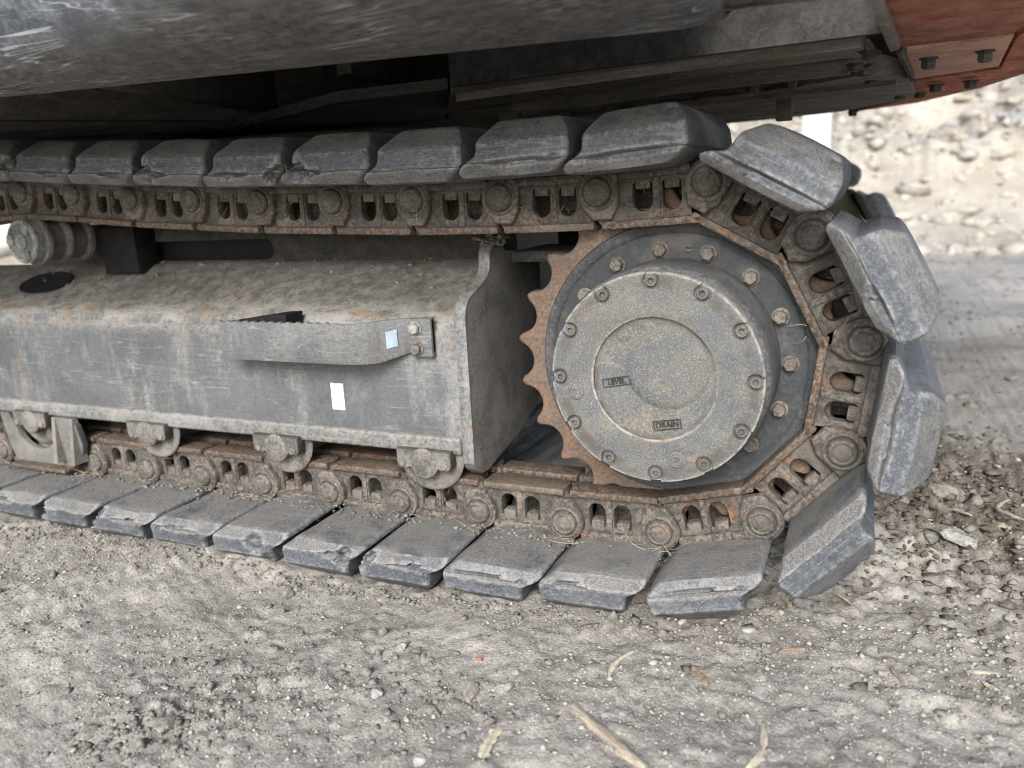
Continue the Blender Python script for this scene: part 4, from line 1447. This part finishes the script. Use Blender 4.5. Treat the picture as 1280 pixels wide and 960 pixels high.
# ---- dirt on the frame, straw caught in the chain
def crumbs(pts, sizes, name, mat, parent=None, seedn=1):
    """many small angular lumps as one mesh"""
    base = np.array([(0, 0, 1), (0.9, 0, 0.25), (0.25, 0.85, 0.3), (-0.75, 0.5, 0.2), (-0.7, -0.55, 0.3), (0.3, -0.9, 0.2), (0.55, 0.4, -0.6), (-0.5, 0.3, -0.65), (0.0, -0.6, -0.6)])
    F = np.array([(0, 1, 2), (0, 2, 3), (0, 3, 4), (0, 4, 5), (0, 5, 1), (1, 6, 2), (2, 6, 7), (2, 7, 3), (3, 7, 4), (4, 7, 8), (4, 8, 5), (5, 8, 1), (1, 8, 6), (6, 8, 7)])
    r = np.random.default_rng(seedn)
    n = len(pts)
    V = base[None] * (1 + 0.28 * r.standard_normal((n, 9, 1))) + 0.12 * r.standard_normal((n, 9, 3))
    V[:, :, 2] *= r.uniform(0.5, 0.9, (n, 1))
    V[:, :, 0] *= r.uniform(0.8, 1.5, (n, 1))
    a = r.uniform(0, 2 * PI, (n, 1))
    x = V[:, :, 0] * np.cos(a) - V[:, :, 1] * np.sin(a)
    y = V[:, :, 0] * np.sin(a) + V[:, :, 1] * np.cos(a)
    V = np.stack([x, y, V[:, :, 2]], 2) * np.asarray(sizes)[:, None, None] + np.asarray(pts)[:, None, :]
    faces = (F[None] + (np.arange(n) * 9)[:, None, None]).reshape(-1, 3)
    me = bpy.data.meshes.new(name)
    me.vertices.add(n * 9)
    me.vertices.foreach_set('co', V.reshape(-1))
    me.loops.add(len(faces) * 3)
    me.loops.foreach_set('vertex_index', faces.ravel())
    me.polygons.add(len(faces))
    me.polygons.foreach_set('loop_start', np.arange(len(faces)) * 3)
    me.update(calc_edges=True)
    at_ = me.attributes.new('tone', 'FLOAT', 'POINT')
    at_.data.foreach_set('value', np.repeat(r.uniform(0, 1, n), 9))
    me.materials.append(mat)
    o = bpy.data.objects.new(name, me)
    COL.objects.link(o)
    if parent:
        o.parent = parent
    o['kind'] = 'stuff'
    return o


def top_z(y):
    for (a, b_), (c, d) in zip(sect, sect[1:]):
        if a <= y <= c and c > a:
            return b_ + (d - b_) * (y - a) / (c - a)
    return 0.16


cp, cs = [], []
for i in range(900):
    x = random.uniform(-1.9, -0.4)
    y = min(0.195, max(0.035, random.gauss(0.165, 0.035) if random.random() < 0.6 else random.uniform(0.04, 0.19)))
    cp.append((x, y, top_z(y) + 0.001))
    cs.append(random.uniform(0.0008, 0.0022) if random.random() < 0.93 else random.uniform(0.003, 0.007))
for i in range(160):
    cp.append((-0.3675 + random.gauss(0, 0.010), 0.150 + random.gauss(0, 0.016), 0.188 + abs(random.gauss(0, 0.010))))
    cs.append(random.uniform(0.0025, 0.007))
for i in range(420):      # dirt packed on the pads beside the links
    k = random.randrange(17)
    x = -0.0157 - PITCH * random.uniform(-0.6, 14)
    cp.append((x, random.gauss(-0.012, 0.012), ZLOW - 0.0275 + 0.001))
    cs.append(random.uniform(0.0015, 0.0048))
for i in range(240):
    x = -0.0157 - PITCH * random.uniform(-0.5, 12)
    cp.append((x, random.uniform(-0.10, 0.0), ZLOW - 0.027))
    cs.append(random.uniform(0.0008, 0.0025))
crumbs(cp, cs, 'dirt_crumbs', M_DIRT, exc, 5)


def strands(specs, name, mat, parent):
    b = bmesh.new()
    for p, d, L, r, bend in specs:
        p = Vector(p)
        d = Vector(d).normalized()
        side = d.orthogonal().normalized()
        up = d.cross(side)
        sb = Vector((random.uniform(-1, 1), random.uniform(-1, 1), random.uniform(-1, 1))) * bend
        prev = None
        for i in range(6):
            t = i / 5
            c = p + d * (L * t) + sb * (t * t * L)
            rr = r * (1 - 0.6 * t)
            ring = [b.verts.new(c + side * rr * math.cos(a) + up * rr * math.sin(a)) for a in (0, 2.1, 4.2)]
            if prev:
                for j in range(3):
                    b.faces.new((prev[j], prev[(j + 1) % 3], ring[(j + 1) % 3], ring[j]))
            prev = ring
    o = link(name, bm_mesh(b, name), parent, mat)
    o['kind'] = 'stuff'
    return o


sp = []
for i in range(150):
    k = random.choice([k for k in range(8, len(pins) - 6)])
    x, z = pins[k]
    sp.append(((x + random.uniform(-0.09, 0.09), random.uniform(-0.004, 0.03), z + random.uniform(-0.045, 0.035)), (random.uniform(-1, 1), random.uniform(-0.5, 0.2), random.uniform(-1, 0.6)), random.uniform(0.012, 0.035), 0.0004, 0.6))
for i in range(90):
    k = random.choice(range(6, 18))
    x, z = pins[k]
    sp.append(((x + random.gauss(0.0, 0.03), random.uniform(-0.02, 0.004), z - 0.026), (random.uniform(-1, 1), random.uniform(-0.6, 0.4), random.uniform(-0.1, 0.35)), random.uniform(0.025, 0.07), 0.0005, 0.5))
strands(sp, 'straw', M_STRAW, exc)
link('access_hole', bm_mesh(HOLE_BM, 'access_hole'), frame, M_SHADE_BLACK, 40)


# ------------------------------------------------------------------ loose things on the ground
def rock_mesh(seed, sub=3, flat=0.6):
    b = bmesh.new()
    bmesh.ops.create_icosphere(b, subdivisions=sub, radius=1.0)
    co = np.array([v.co[:] for v in b.verts])
    r = np.random.default_rng(seed)
    for i in range(9 if sub > 2 else 14):       # broken facets
        n = r.standard_normal(3)
        n /= np.linalg.norm(n)
        d = co @ n
        lim = r.uniform(0.45, 0.8)
        over = np.clip(d - lim, 0, None)
        co = co - over[:, None] * n * 0.92
    co = co * (1 + 0.16 * fbm(co * 2.2 + seed, 3, seed)[:, None] + 0.07 * fbm(co * 7 + seed, 3, seed + 3)[:, None])
    co = co * np.array([1.15, 0.9, flat])
    for v, c in zip(b.verts, co):
        v.co = c
    me = bm_mesh(b, 'stone')
    if sub > 2:
        smoothed(me, 28)
    return me


ROCKS = {}


def rock(name, seed, mat, loc, size, rz, label, cat, group=None, flat=0.6, sub=3):
    key = (seed, mat.name, flat, sub)
    if key not in ROCKS:
        m = rock_mesh(seed, sub, flat)
        m.materials.append(mat)
        ROCKS[key] = m
    o = bpy.data.objects.new(name, ROCKS[key])
    COL.objects.link(o)
    o.location = loc
    o.scale = (size, size, size)
    o.rotation_euler = (random.uniform(-0.2, 0.2), random.uniform(-0.2, 0.2), rz)
    tag(o, label, cat, group)
    return o


def gpt(px, py):
    p = at(px, py, 2, GZ)
    z = float(ground_z([p[0]], [p[1]])[0])
    p = at(px, py, 2, z)
    return p[0], p[1], z


def gsize(px, py, wpx):
    p = at(px, py, 2, GZ)
    return wpx * float(np.dot(p - CAM, CF)) / FPX


STONES = [  # px, py, width px, material, flatness, label
    (502, 809, 20, 0, 0.65, 'grey stone perched on the upper edge of a dirt clod'),
    (511, 826, 34, 1, 0.55, 'dark dirt clod below a grey stone in the foreground'),
    (587, 865, 28, 1, 0.95, 'upright dark grey pointed rock among foreground clods'),
    (629, 863, 24, 0, 0.8, 'grey and white rock beside the upright dark rock'),
    (472, 868, 18, 2, 0.7, 'pale grey stone left of the flat clods'),
    (497, 868, 22, 1, 0.5, 'low dark clod right beside the pale grey stone'),
    (534, 890, 36, 1, 0.4, 'flat grey brown slab of dirt, lowest of its cluster'),
    (568, 880, 26, 1, 0.5, 'crumbling dark clod just left of the upright dark rock'),
    (526, 950, 22, 2, 0.55, 'white chalky stone near the bottom edge of the picture'),
    (601, 823, 11, 4, 0.7, 'small brick red stone in the foreground dirt'),
    (644, 841, 10, 2, 0.7, 'small white pebble above the grey and white rock'),
    (712, 851, 9, 2, 0.8, 'small white pebble left of the long weathered stick'),
    (684, 872, 14, 1, 0.6, 'small round dark clod near the end of the long stick'),
    (315, 853, 16, 1, 0.7, 'small dark stone alone on the light dirt'),
    (112, 915, 34, 1, 0.5, 'grey clod at the left of the lower left rubble'),
    (128, 936, 30, 1, 0.5, 'flat grey lump, lowest in the lower left rubble'),
    (206, 904, 36, 1, 0.55, 'craggy grey clod in the lower left foreground'),
    (247, 900, 24, 1, 0.6, 'roundish grey clod right of the craggy lower left clod'),
    (1180, 616, 40, 1, 0.6, 'large dark clod in the churned soil beside the track'),
    (1200, 672, 42, 0, 0.55, 'broad grey stone in the churned soil right of the track'),
    (1228, 696, 28, 1, 0.6, 'dark clod just below the broad grey stone'),
    (1192, 686, 22, 1, 0.6, 'brown clod left of and under the broad grey stone'),
    (1270, 746, 14, 1, 0.7, 'dark pebble by the right edge of the picture'),
    (1262, 773, 12, 0, 0.7, 'grey pebble below the dark one by the right edge'),
    (1050, 910, 13, 2, 0.5, 'white pebble right of the pale bent stick'),
    (914, 882, 12, 1, 0.7, 'dark pebble between the bark chip and the pale bent stick'),
    (873, 920, 18, 1, 0.6, 'grey clod left of the pale bent stick'),
    (1104, 842, 20, 2, 0.3, 'thin pale flake of stone beside a dark splinter'),
    (1236, 797, 14, 3, 0.7, 'tan oval pebble at the right of the dirt'),
    (1214, 762, 9, 2, 0.8, 'tiny white pebble in the right foreground'),
    (757, 895, 11, 2, 0.7, 'pale pebble above the middle of the long stick'),
    (693, 742, 14, 1, 0.6, 'dark crumb of soil under the rubber pads'),
    (358, 742, 22, 1, 0.5, 'flat dark clod on the dirt in front of the left pads'),
    (1141, 713, 14, 3, 0.4, 'yellowish flat stone right of the lowest tilted pad'),
    (470, 648, 12, 1, 0.6, 'dirt lump lying by the lower rubber pads')]
for i, (px, py, w, mi, flat, lab) in enumerate(STONES[:-1]):
    x, y, z = gpt(px, py)
    s = gsize(px, py, w) / 2
    nm = 'stone' if mi != 1 else 'dirt_clod'
    rock(nm, 100 + i, M_STONE[mi], (x, y, z + s * flat * 0.12), s, random.uniform(0, 6), lab, 'stone' if mi != 1 else 'clod', 'stones and clods on the dirt', flat)


def stick(name, pA, pB, w, mat, label, cat, bend=0.05, flat=0.5, seed=1, taper=0.5, group='wood scraps on the dirt'):
    A, B = Vector(gpt(*pA)), Vector(gpt(*pB))
    d = B - A
    L = d.length
    r = np.random.default_rng(seed)
    W = w * float(np.dot(at(*pA, 2, GZ) - CAM, CF)) / FPX / 2
    b = bmesh.new()
    n, m = 16, 9
    prev = None
    for i in range(n):
        t = i / (n - 1)
        k = W * (1 - taper * t) * (0.35 + 0.65 * min(1, 6 * t, 6 * (1 - t) + 0.25)) * (1 + 0.14 * r.standard_normal())
        cy = bend * L * math.sin(PI * t) + 0.006 * L * r.standard_normal()
        ring = []
        for j in range(m):
            a = 2 * PI * j / m
            q_ = 1 + 0.16 * r.standard_normal()
            ring.append(b.verts.new((t * L, cy + k * math.cos(a) * q_, flat * k * math.sin(a) * q_)))
        if prev:
            for j in range(m):
                b.faces.new((prev[j], prev[(j + 1) % m], ring[(j + 1) % m], ring[j]))
        else:
            b.faces.new(ring)
        prev = ring
    b.faces.new(prev)
    o = link(name, bm_mesh(b, name), None, mat, 50)
    o.location = A + Vector((0, 0, W * flat * 0.3))
    o.rotation_euler = d.to_track_quat('X', 'Z').to_euler()
    tag(o, label, cat, group)
    return o


stick('wood_stick', (806, 962), (706, 876), 22, M_WOOD[0], 'long weathered brown stick running off the bottom of the picture', 'stick', 0.0, 0.5, 3, 0.45)
stick('wood_stick', (930, 966), (953, 906), 13, M_WOOD[1], 'pale bent stick at the bottom right of the long stick', 'stick', -0.10, 0.6, 4, 0.35)
stick('wood_chip', (602, 950), (625, 910), 18, M_WOOD[1], 'flat pale wood chip left of the long stick', 'wood chip', 0.05, 0.3, 5, 0.2)
stick('bark_chip', (860, 832), (884, 858), 20, M_WOOD[2], 'short brown bark chip in front of the end pad', 'wood chip', 0.0, 0.45, 6, 0.35)
stick('twig', (761, 847), (791, 815), 8, M_WOOD[1], 'thin pale twig above the long stick', 'twig', 0.1, 0.7, 7, 0.3)
stick('wood_chip', (972, 816), (1012, 811), 9, M_WOOD[2], 'brown splinter right of the bark chip', 'wood chip', 0.06, 0.5, 8, 0.3)
stick('twig', (1044, 741), (1065, 757), 5, M_WOOD[2], 'thin dark twig under the tilted lowest pad', 'twig', 0.05, 0.8, 9, 0.4)
stick('wood_chip', (1172, 632), (1214, 645), 11, M_WOOD[1], 'pale splinter on the churned soil beside the track', 'wood chip', 0.03, 0.5, 10, 0.4)
stick('wood_chip', (1246, 654), (1284, 672), 14, M_WOOD[1], 'pale flat splinter at the right edge of the churned soil', 'wood chip', 0.0, 0.35, 11, 0.3)
stick('twig', (1262, 626), (1284, 652), 6, M_WOOD[0], 'curved twig above the pale flat splinter', 'twig', -0.25, 0.8, 12, 0.2)
stick('twig', (1112, 832), (1130, 854), 7, M_WOOD[2], 'dark splinter beside the thin pale flake', 'twig', 0.0, 0.6, 13, 0.5)
stick('wood_chip', (1208, 840), (1250, 842), 8, M_WOOD[1], 'pale wood sliver at the right of the foreground', 'wood chip', 0.0, 0.5, 14, 0.3)
stick('twig', (1190, 800), (1222, 808), 5, M_WOOD[1], 'thin curved straw coloured twig near the right edge', 'twig', -0.08, 0.7, 15, 0.4)
stick('twig', (972, 738), (990, 762), 7, M_WOOD[0], 'short twig poking out between the last two lower pads', 'twig', 0.04, 0.7, 16, 0.4)
stick('wood_chip', (1228, 852), (1250, 866), 7, M_WOOD[1], 'tiny pale sliver below the wood sliver on the right', 'wood chip', 0.0, 0.5, 17, 0.3)

# loose gravel: far too many to count
def m_gravel():
    s = NT('loose_gravel')
    at_ = s.t.nodes.new('ShaderNodeAttribute')
    at_.attribute_name = 'tone'
    t = at_.outputs['Fac']
    c = s.mix(s.ramp(t, 0.0, 0.6), (0.10, 0.093, 0.082), (0.30, 0.28, 0.245))
    c = s.mix(s.ramp(t, 0.98, 1.0), c, (0.38, 0.36, 0.325))
    c = s.mix(s.ramp(s.noise(400, 3, 0.7), 0.4, 0.7, 0, 0.4), c, (0.27, 0.256, 0.23))
    return s.done(c, 0.93, None, spec=0.25)


M_GRAVEL = m_gravel()
M_RUBBLE = m_plain('pale_rubble', (0.25, 0.225, 0.185), (0.38, 0.36, 0.32), 4, 0.95, 0.4, 0.02)
NG = 60000
xx = rng.uniform(-1.5, 1.0, NG)
yy = rng.uniform(-0.80, 0.0, NG)
more = 6000
xx = np.concatenate([xx, CH[0] + rng.normal(0, 0.30, more)])
yy = np.concatenate([yy, CH[1] + rng.normal(0, 0.38, more)])
cl = fbm(v3(xx * 4, yy * 4), 3, 91)
keep = rng.uniform(0, 1, len(xx)) < np.clip(0.40 + 0.8 * cl, 0.05, 1)
xx, yy = xx[keep], yy[keep]
sz = 0.0011 * np.exp(rng.normal(0.1, 0.5, len(xx)))
ch = np.exp(-(((xx - CH[0]) / 0.42) ** 2 + ((yy - CH[1]) / 0.5) ** 2))
sz = np.clip(sz * (1 + 1.6 * ch * rng.uniform(0, 1, len(xx))), 0.0007, 0.012)
zz = ground_z(xx, yy)
g = crumbs(np.stack([xx, yy, zz + sz * 0.2], 1), sz, 'gravel', M_GRAVEL, None, 9)
g['label'] = 'loose grit and small gravel strewn over the dirt'
hx_, hy_, hs_ = [], [], []
for px, py, w, mi, flat, lab in STONES[:-1]:
    if mi == 1:
        gp = gpt(px, py)
        R_ = gsize(px, py, w)
        for q_ in range(int(10 + w * 1.6)):
            a = random.uniform(0, 2 * PI)
            d_ = R_ * (0.3 + abs(random.gauss(0, 1.3)))
            hx_.append(gp[0] + d_ * math.cos(a) * 1.3)
            hy_.append(gp[1] + d_ * math.sin(a))
            hs_.append(R_ * random.uniform(0.03, 0.26) * random.random())
hx_, hy_, hs_ = np.array(hx_), np.array(hy_), np.array(hs_)
g = crumbs(np.stack([hx_, hy_, ground_z(hx_, hy_) + hs_ * 0.25], 1), hs_, 'clod_crumbs', M_DIRT, None, 19)
g['label'] = 'crumbs broken off the dirt clods'
# medium loose lumps in drifts
nm_ = 1000
mx_ = np.concatenate([rng.uniform(-1.3, 0.9, 420), CL1[0] + rng.normal(0, 0.10, 160), CL2[0] + rng.normal(0, 0.10, 110), CH[0] + rng.normal(0, 0.26, 420)])
my_ = np.concatenate([rng.uniform(-0.75, -0.12, 420), CL1[1] + rng.normal(0, 0.05, 160), CL2[1] + rng.normal(0, 0.04, 110), CH[1] + rng.normal(0, 0.33, 420)])
ms_ = np.clip(0.0026 * np.exp(rng.normal(0, 0.45, len(mx_))), 0.0015, 0.012)
ms_[-420:] *= 1.5
g = crumbs(np.stack([mx_, my_, ground_z(mx_, my_) + ms_ * 0.2], 1), ms_, 'dirt_lumps', M_DIRT, None, 10)
g['label'] = 'small crumbling lumps of soil scattered over the ground'

qx = rng.uniform(-1.9, 0.19, 1500)
qy = -0.142 - 0.022 * np.clip(-qx / 0.5, 0, 1) + rng.normal(-0.006, 0.014, 1500)
qs = np.clip(0.0026 * np.exp(rng.normal(0, 0.5, 1500)), 0.001, 0.010)
g = crumbs(np.stack([qx, qy, ground_z(qx, qy) + qs * 0.2], 1), qs, 'soil_crumbs', M_DIRT, None, 37)
g['label'] = 'soil crumbs pushed up along the lower pads'
M_SOIL = m_plain('damp_dark_soil', (0.055, 0.047, 0.039), (0.17, 0.147, 0.12), 60, 0.95, 0.7, 0.005)
qx = CH[0] + rng.normal(-0.01, 0.20, 1500)
qy = CH[1] + rng.normal(-0.02, 0.25, 1500)
qs = np.clip(0.0045 * np.exp(rng.normal(0, 0.55, 1500)), 0.002, 0.022)
g = crumbs(np.stack([qx, qy, ground_z(qx, qy) + qs * 0.15], 1), qs, 'loose_soil', M_SOIL, None, 29)
g['label'] = 'dark crumbled soil heaped beside the track end'
qx, qy = rng.uniform(0.3, 3.2, 2600), rng.uniform(0.9, 6.6, 2600)
qs = np.clip(0.007 * np.exp(rng.normal(0, 0.6, 2600)), 0.003, 0.035)
g = crumbs(np.stack([qx, qy, ground_z(qx, qy) + qs * 0.1], 1), qs, 'dirt_lumps', M_DIRT, None, 31)
g['label'] = 'lumps of dirt strewn over the far ground'

# ------------------------------------------------------------------ background bank: rubble blocks, debris, posts
M_BANKROCK = {0: m_stone('bank_grey_rock', (0.26, 0.25, 0.23), (0.38, 0.365, 0.335)), 2: m_stone('bank_pale_rock', (0.36, 0.345, 0.31), (0.50, 0.48, 0.44)), 3: m_stone('bank_tan_rock', (0.30, 0.255, 0.195), (0.42, 0.37, 0.30))}
for i in range(48):
    x = random.uniform(0.6, 5.2)
    y = random.uniform(7.0, 13.0)
    s = random.choice((0.05, 0.06, 0.08, 0.10, 0.13, 0.17, 0.24)) * random.uniform(0.8, 1.2)
    mi = random.choice((2, 2, 3, 2, 3, 0, 2))
    z = float(ground_z([x], [y], False)[0])
    lab = {0: 'grey rubble block on the blurred bank', 1: 'dark lump on the blurred bank', 2: 'pale whitish rubble block on the blurred bank', 3: 'tan rubble block on the blurred bank'}[mi]
    rock('rubble_block', 300 + i % 7, M_BANKROCK[mi], (x, y, z + s * 0.08), s, random.uniform(0, 6), lab, 'rubble', lab.replace(' block', ' blocks').replace('lump', 'lumps'), 0.7, 2)
nb = 6000
bx, by = rng.uniform(-2, 8, nb), rng.uniform(6.5, 14.5, nb)
g = crumbs(np.stack([bx, by, ground_z(bx, by, False)], 1), np.clip(0.035 * np.exp(rng.normal(0, 0.65, nb)), 0.01, 0.2), 'rubble', M_RUBBLE, None, 14)
g['label'] = 'small pale rubble covering the blurred bank'


def on_ray(px, py, y):
    return at(px, py, 1, y)


# white concrete slab standing at the foot of the bank
p0, p1 = on_ray(1003, 142, 7.4), on_ray(1040, 142, 7.4)
pb = on_ray(1020, 215, 7.4)
b = bmesh.new()
box(b, (p0[0], 7.4, pb[2] - 0.4), (p1[0], 7.62, p1[2] + 0.25), 0.015)
o = link('concrete_slab', bm_mesh(b, 'concrete_slab'), None, M_WHITEWASH, 40)
tag(o, 'upright white concrete slab at the foot of the blurred bank', 'slab')
# white sheet on the bank
p = on_ray(1266, 160, 9.6)
zz_ = float(ground_z([p[0]], [p[1]], False)[0])
b = bmesh.new()
n = 14
gv = [[b.verts.new((p[0] - 0.16 + 0.7 * i / n, p[1] - 0.3 + 0.6 * j / n, zz_ + (j / n - 0.5) * 0.24 + 0.07 + 0.03 * math.sin(i * 1.3) * math.cos(j * 0.9))) for i in range(n + 1)] for j in range(n + 1)]
for j in range(n):
    for i in range(n):
        b.faces.new((gv[j][i], gv[j][i + 1], gv[j + 1][i + 1], gv[j + 1][i]))
bmesh.ops.solidify(b, geom=b.faces[:], thickness=0.01)
o = link('white_sheet', bm_mesh(b, 'white_sheet'), None, M_WHITEWASH, 60)
tag(o, 'crumpled white sheet lying on the bank at the right edge', 'sheet')
# pale log seen at the far left behind the carrier roller
p0, p1 = on_ray(-60, 322, 2.6), on_ray(40, 288, 2.6)
A, B = Vector(p0), Vector(p1)
d = (B - A)
b = bmesh.new()
prev = None
r = np.random.default_rng(3)
for i in range(14):
    t = -1.5 + 3.0 * i / 13
    ring = [b.verts.new((t, 0.115 * math.cos(2 * PI * j / 18) * (1 + 0.03 * r.standard_normal()), 0.115 * math.sin(2 * PI * j / 18) * (1 + 0.03 * r.standard_normal()))) for j in range(18)]
    if prev:
        for j in range(18):
            b.faces.new((prev[j], prev[(j + 1) % 18], ring[(j + 1) % 18], ring[j]))
    else:
        b.faces.new(ring)
    prev = ring
b.faces.new(prev)
o = link('log', bm_mesh(b, 'log'), None, M_LOG, 50)
o.location = (A + B) / 2
o.rotation_euler = (0, -0.22, 0.25)
tag(o, 'bleached pale log behind the carrier roller at the left edge', 'log')
sp = []
for i in range(1500):
    x, y = random.uniform(-1.0, 6.0), random.uniform(6.8, 13.0)
    if fbm(np.array([[x * 0.8, y * 0.8, 3.0]]), 2, 8)[0] < 0.0:
        continue
    z = float(ground_z([x], [y], False)[0])
    sp.append(((x, y, z), (random.uniform(-1, 1), random.uniform(-1, 1), random.uniform(0.1, 1.0)), random.uniform(0.08, 0.32), random.uniform(0.003, 0.008), 0.5))
o = strands(sp, 'dry_brush', M_STRAW, None)
o['label'] = 'dry tan brush and roots tangled over the blurred bank'
BOARDS = [(1168, 197, 0.28, 0.5, 'tan broken board half way up the blurred bank'), (1208, 128, 0.3, 0.1, 'tan board near the top of the blurred bank')]
for px, py, L_, rz, lab in BOARDS:
    best = None
    for y in np.linspace(6.6, 13, 200):
        q_ = on_ray(px, py, y)
        dz = abs(q_[2] - float(ground_z([q_[0]], [q_[1]], False)[0]))
        if best is None or dz < best[0]:
            best = (dz, q_)
    q_ = best[1]
    b = bmesh.new()
    box(b, (-L_ / 2, -0.05, -0.012), (L_ / 2, 0.05, 0.012), 0.004)
    o = link('board', bm_mesh(b, 'board'), None, M_WOOD[0], 40)
    o.location = (q_[0], q_[1], q_[2] + 0.05)
    o.rotation_euler = (0.35, 0.15, rz)
    tag(o, lab, 'board', 'boards on the bank')
